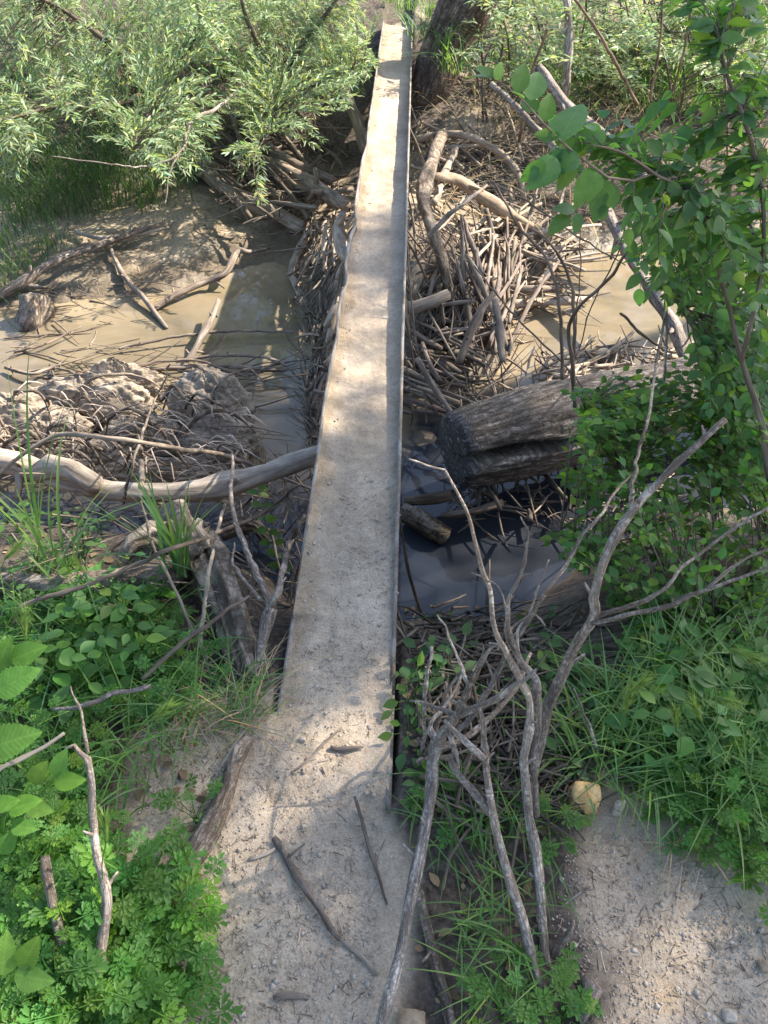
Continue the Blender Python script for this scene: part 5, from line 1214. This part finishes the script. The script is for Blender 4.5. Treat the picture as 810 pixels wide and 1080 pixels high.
# round-leaved shoot between the Y branch and the channel
rs = np.random.RandomState(3); L = ([], [], [], []); ft = g(300, 610, 0); root = thing('climbing_shoot', 'shoot with paired round leaves in the shade left of the channel', 'shoot', ft)
mb = MB(); stp = pts3([(300, 610, 0), (290, 580, .12), (280, 550, .2), (272, 520, .24), (268, 500, .28)]); Pp = tube(mb, stp, [.003, .0015], 5, 20); mb.build('stem', M['willow_stem'], root)
for k in range(2, 20, 2):
    for sg in (-1, 1): L[0].append(Pp[k]); L[1].append(RT * sg + rs.randn(3) * .25); L[2].append(np.array([0, -.4, 1.0]) + rs.randn(3) * .3); L[3].append(.06)
mb = MB(); put_leaves(mb, 'ovate', *L, tints(rs, len(L[0]), .2, .1)); mb.build('leaves', M['elm2'], root)

# ------------------------------------------------------------------ stones, chips, litter
def rock(name, label, px, py, size, mat, seed, dz=.0, cat='stone'):
    c = g(px, py, 0); c[2] = gz(c[0], c[1]) + size[2] * .55 + dz; mb = MB()
    n = 26; th = np.linspace(0, np.pi, n // 2)[:, None]; ph = np.linspace(0, 2 * np.pi, n, endpoint=False)[None]
    dx, dy, dz_ = np.sin(th) * np.cos(ph), np.sin(th) * np.sin(ph), np.cos(th) + 0 * ph
    pw = lambda v: np.sign(v) * np.abs(v) ** .62
    k = 1 + .55 * fbm(dx * 1.9 + seed + dz_, dy * 1.6 + seed * 3, 4)
    V = np.stack([c[0] + size[0] * pw(dx) * k, c[1] + size[1] * pw(dy) * k, c[2] + size[2] * pw(dz_) * k], -1); m_, n_ = V.shape[:2]; idx = np.arange(m_ * n_).reshape(m_, n_); A, B = idx[:-1], idx[1:]
    mb.add(V.reshape(-1, 3), np.stack([A, B, np.roll(B, -1, 1), np.roll(A, -1, 1)], -1).reshape(-1, 4)); o = mb.build(name, M[mat], None, origin=c); return tag(o, label, cat)
rock('stone', 'ochre block of stone in the grass behind the right dirt patch', 613, 846, (.033, .030, .042), 'ochre', 3)
rock('stone', 'tan stone at the bottom edge below the long fallen branch', 434, 1078, (.026, .018, .016), 'stone', 8)
rock('stone', 'small bluish pebble stone near the bottom right corner', 768, 1072, (.012, .010, .008), 'palewood', 11)
rock('stone', 'small grey stone lying beside the broken reed stem on the path', 319, 781, (.008, .006, .005), 'palewood', 15)
rock('stone', 'small round tan stone at the right edge of the dirt patch', 805, 1020, (.012, .010, .008), 'stone', 18)
rock('bark_chip', 'pale upright chip of bark right of the ochre stone', 649, 858, (.011, .007, .034), 'palewood', 21, .0, 'bark chip')
rs = np.random.RandomState(50)
def scatter(polys, n, seed):
    rs = np.random.RandomState(seed); out = []
    for i in range(n):
        poly, = [polys[rs.randint(len(polys))]]
        (x, y), = sample_poly(rs, poly, 1); out.append((x, y))
    return out
path_poly = [(205, 1090), (215, 980), (235, 870), (270, 780), (400, 780), (405, 870), (395, 1090)]
right_poly = [(600, 880), (700, 880), (790, 960), (820, 1000), (820, 1090), (600, 1090), (580, 980)]
chan_poly = [(300, 780), (335, 490), (425, 490), (415, 780)]
left_bank = [(150, 780), (250, 770), (230, 860), (140, 860)]
mb = MB(); pb = MB(); rs = np.random.RandomState(51)
def bits(polys, n, seed, lmax=.03):
    for x, y in scatter(polys, n, seed):
        p = g(x, y, 0); 
        if y < 780 and 300 < x < 425: p = a(x, y, -.01); 
        p[2] = surf(p[0], p[1]) + .002; az = rs.rand() * np.pi; Ln = rs.uniform(.004, lmax) * (rs.rand() ** 1.5 + .3); d = np.array([math.cos(az), math.sin(az), rs.uniform(-.1, .1)])
        t_ = rs.choice([.7, 1.6, 2.6, 3.2]) * rs.uniform(.8, 1.2); r = rs.uniform(.0003, .0009) * (1 + (rs.rand() < .1)) * (2 if lmax > .05 else 1)
        e_ = p + d * Ln; e_[2] = surf(e_[0], e_[1]) + .003
        tube(mb, [p, (p + e_) / 2 + rs.randn(3) * .0012, e_], [r, r * .8], 4, 3, cap=False, rough=0, tint=(t_, t_ * .93, t_ * .82))
bits([path_poly], 620, 52, .035); bits([right_poly], 560, 53, .035); bits([chan_poly], 420, 54, .026); bits([left_bank], 300, 55); bits([[(20, 300), (110, 240), (300, 215), (310, 250), (230, 290), (170, 325), (60, 330)]], 700, 56, .09)
o = mb.build('wood_litter', M['stick']); tag(o, 'small twig bits and wood chips strewn over the trodden dirt', 'litter', kind='stuff')
V0 = np.array([(1, 0, 0), (0, 1, 0), (-1, 0, 0), (0, -1, 0), (0, 0, .8), (0, 0, -.8)]); T0 = np.array([(0, 1, 4), (1, 2, 4), (2, 3, 4), (3, 0, 4), (1, 0, 5), (2, 1, 5), (3, 2, 5), (0, 3, 5)])
for poly, n in ((path_poly, 1500), (right_poly, 1400), (chan_poly, 1100), (left_bank, 300)):
    for x, y in sample_poly(rs, poly, n):
        p = g(x, y, 0) if poly is not chan_poly else a(x, y, -.01); p[2] = surf(p[0], p[1]) + .001; s_ = rs.uniform(.0012, .0035) * (1 + (rs.rand() < .05) * 1.4)
        t_ = rs.uniform(.6, 1.25); pb.add(V0 * s_ * rs.uniform(.6, 1.3, (6, 1)) + p, None, T0, (t_, t_, t_))
o = pb.build('pebbles', M['palewood'], smooth=False); tag(o, 'crumbs of dry soil and tiny pebbles on the trodden dirt', 'pebbles', kind='stuff')
# dead leaves
mb = MB(); rs = np.random.RandomState(70); L = ([], [], [], [])
for poly, n in (([(430, 640), (620, 640), (600, 860), (430, 860)], 300), ([(430, 130), (820, 130), (740, 250), (430, 330)], 380), ([(560, 480), (820, 480), (820, 700), (640, 700)], 150), ([(130, 700), (280, 760), (230, 880), (130, 860)], 60), ([(0, 560), (270, 560), (280, 700), (0, 640)], 160), ([(430, 860), (580, 860), (580, 1080), (430, 1080)], 50)):
    for x, y in sample_poly(rs, poly, n):
        p = g(x, y, 0); p[2] = surf(p[0], p[1]) + rs.uniform(.002, .012); L[0].append(p); L[1].append(np.array([rs.randn(), rs.randn(), .2 * rs.randn()])); L[2].append(np.array([0, 0, 1.]) + rs.randn(3) * .4); L[3].append(rs.uniform(.010, .034))
t_ = rs.uniform(.35, 1.1, (len(L[0]), 1)) * np.array([[1, .95, .88]]); put_leaves(mb, 'ovate_lo', *L, t_); o = mb.build('leaf_litter', M['dryleaf']); tag(o, 'dead brown leaves lying on the banks', 'litter', kind='stuff')

# ------------------------------------------------------------------ tall trees outside the frame on the right, whose crowns shade the near bank
def shade_tree(label, foot, crown, n_cl, per, seed, leaf=.075):
    rs = np.random.RandomState(seed); cx, cy, cz, rx, ry, rz = crown
    root = thing('elm_tree', label, 'tree', foot); f_ = np.array(foot, float); top = np.array([cx, cy, cz])
    mb = MB(); tube(mb, [f_, (f_ + top) / 2 + np.array([.1, .1, .2]), top], [.13, .10, .06], 12, 16); mb.build('trunk', M['oldbark'], root)
    mb = MB(); L = ([], [], [], []); lb = MB()
    for i in range(n_cl):
        v = rs.randn(3); v /= np.linalg.norm(v); v *= rs.rand() ** .4; c = top + v * np.array([rx, ry, rz])
        if i % 3 == 0: tube(lb, [top + (f_ - top) * rs.uniform(0, .25), (top + c) / 2 + np.array([0, 0, .15]), c], [.035, .01], 5, 7)
        sp = rs.uniform(.16, .30); P_ = c + rs.randn(per, 3) * sp * np.array([1, 1, .6])
        L[0].extend(P_); L[1].extend(rs.randn(per, 3)); L[2].extend(np.array([0, 0, 1.0]) + rs.randn(per, 3) * .5); L[3].extend(leaf * rs.uniform(.7, 1.2, per))
    lb.build('limbs', M['oldbark'], root); put_leaves(mb, 'ovate_lo', *L, tints(rs, len(L[0]), .2, .1)); mb.build('crown', M['elm'], root)
# crumbs of leaf and bark caught along the left flange inside the channel
rs = np.random.RandomState(81); mb = MB()
for i in range(900):
    y_ = 1.3 + 7.2 * rs.rand() ** 1.5; x_ = XP0 + .014 + abs(rs.randn()) * .022; s_ = rs.uniform(.002, .007); p = np.array([x_, y_, surf(x_, y_) + .010 * rs.rand() + .004]); t_ = rs.uniform(.3, 1.1)
    mb.add(V0 * s_ * rs.uniform(.3, 1.4, (6, 1)) * np.array([1, 1.3, .6]) + p, None, T0, (t_, t_ * .85, t_ * .68))
o = mb.build('leaf_crumbs', M['palewood'], smooth=False); tag(o, 'brown crumbs of bark and leaf gathered along the left flange', 'litter', kind='stuff')
shade_tree('tall elm standing out of the picture on the right near bank', (8.6, 4.4, -.05), (8.0, 5.75, 7.0, 1.6, 1.9, .9), 92, 120, 91, .085)
shade_tree('younger elm standing out of the picture behind the tall one', (9.4, 9.0, 0), (7.65, 7.85, 7.2, .85, 1.0, .7), 26, 110, 92, .085)
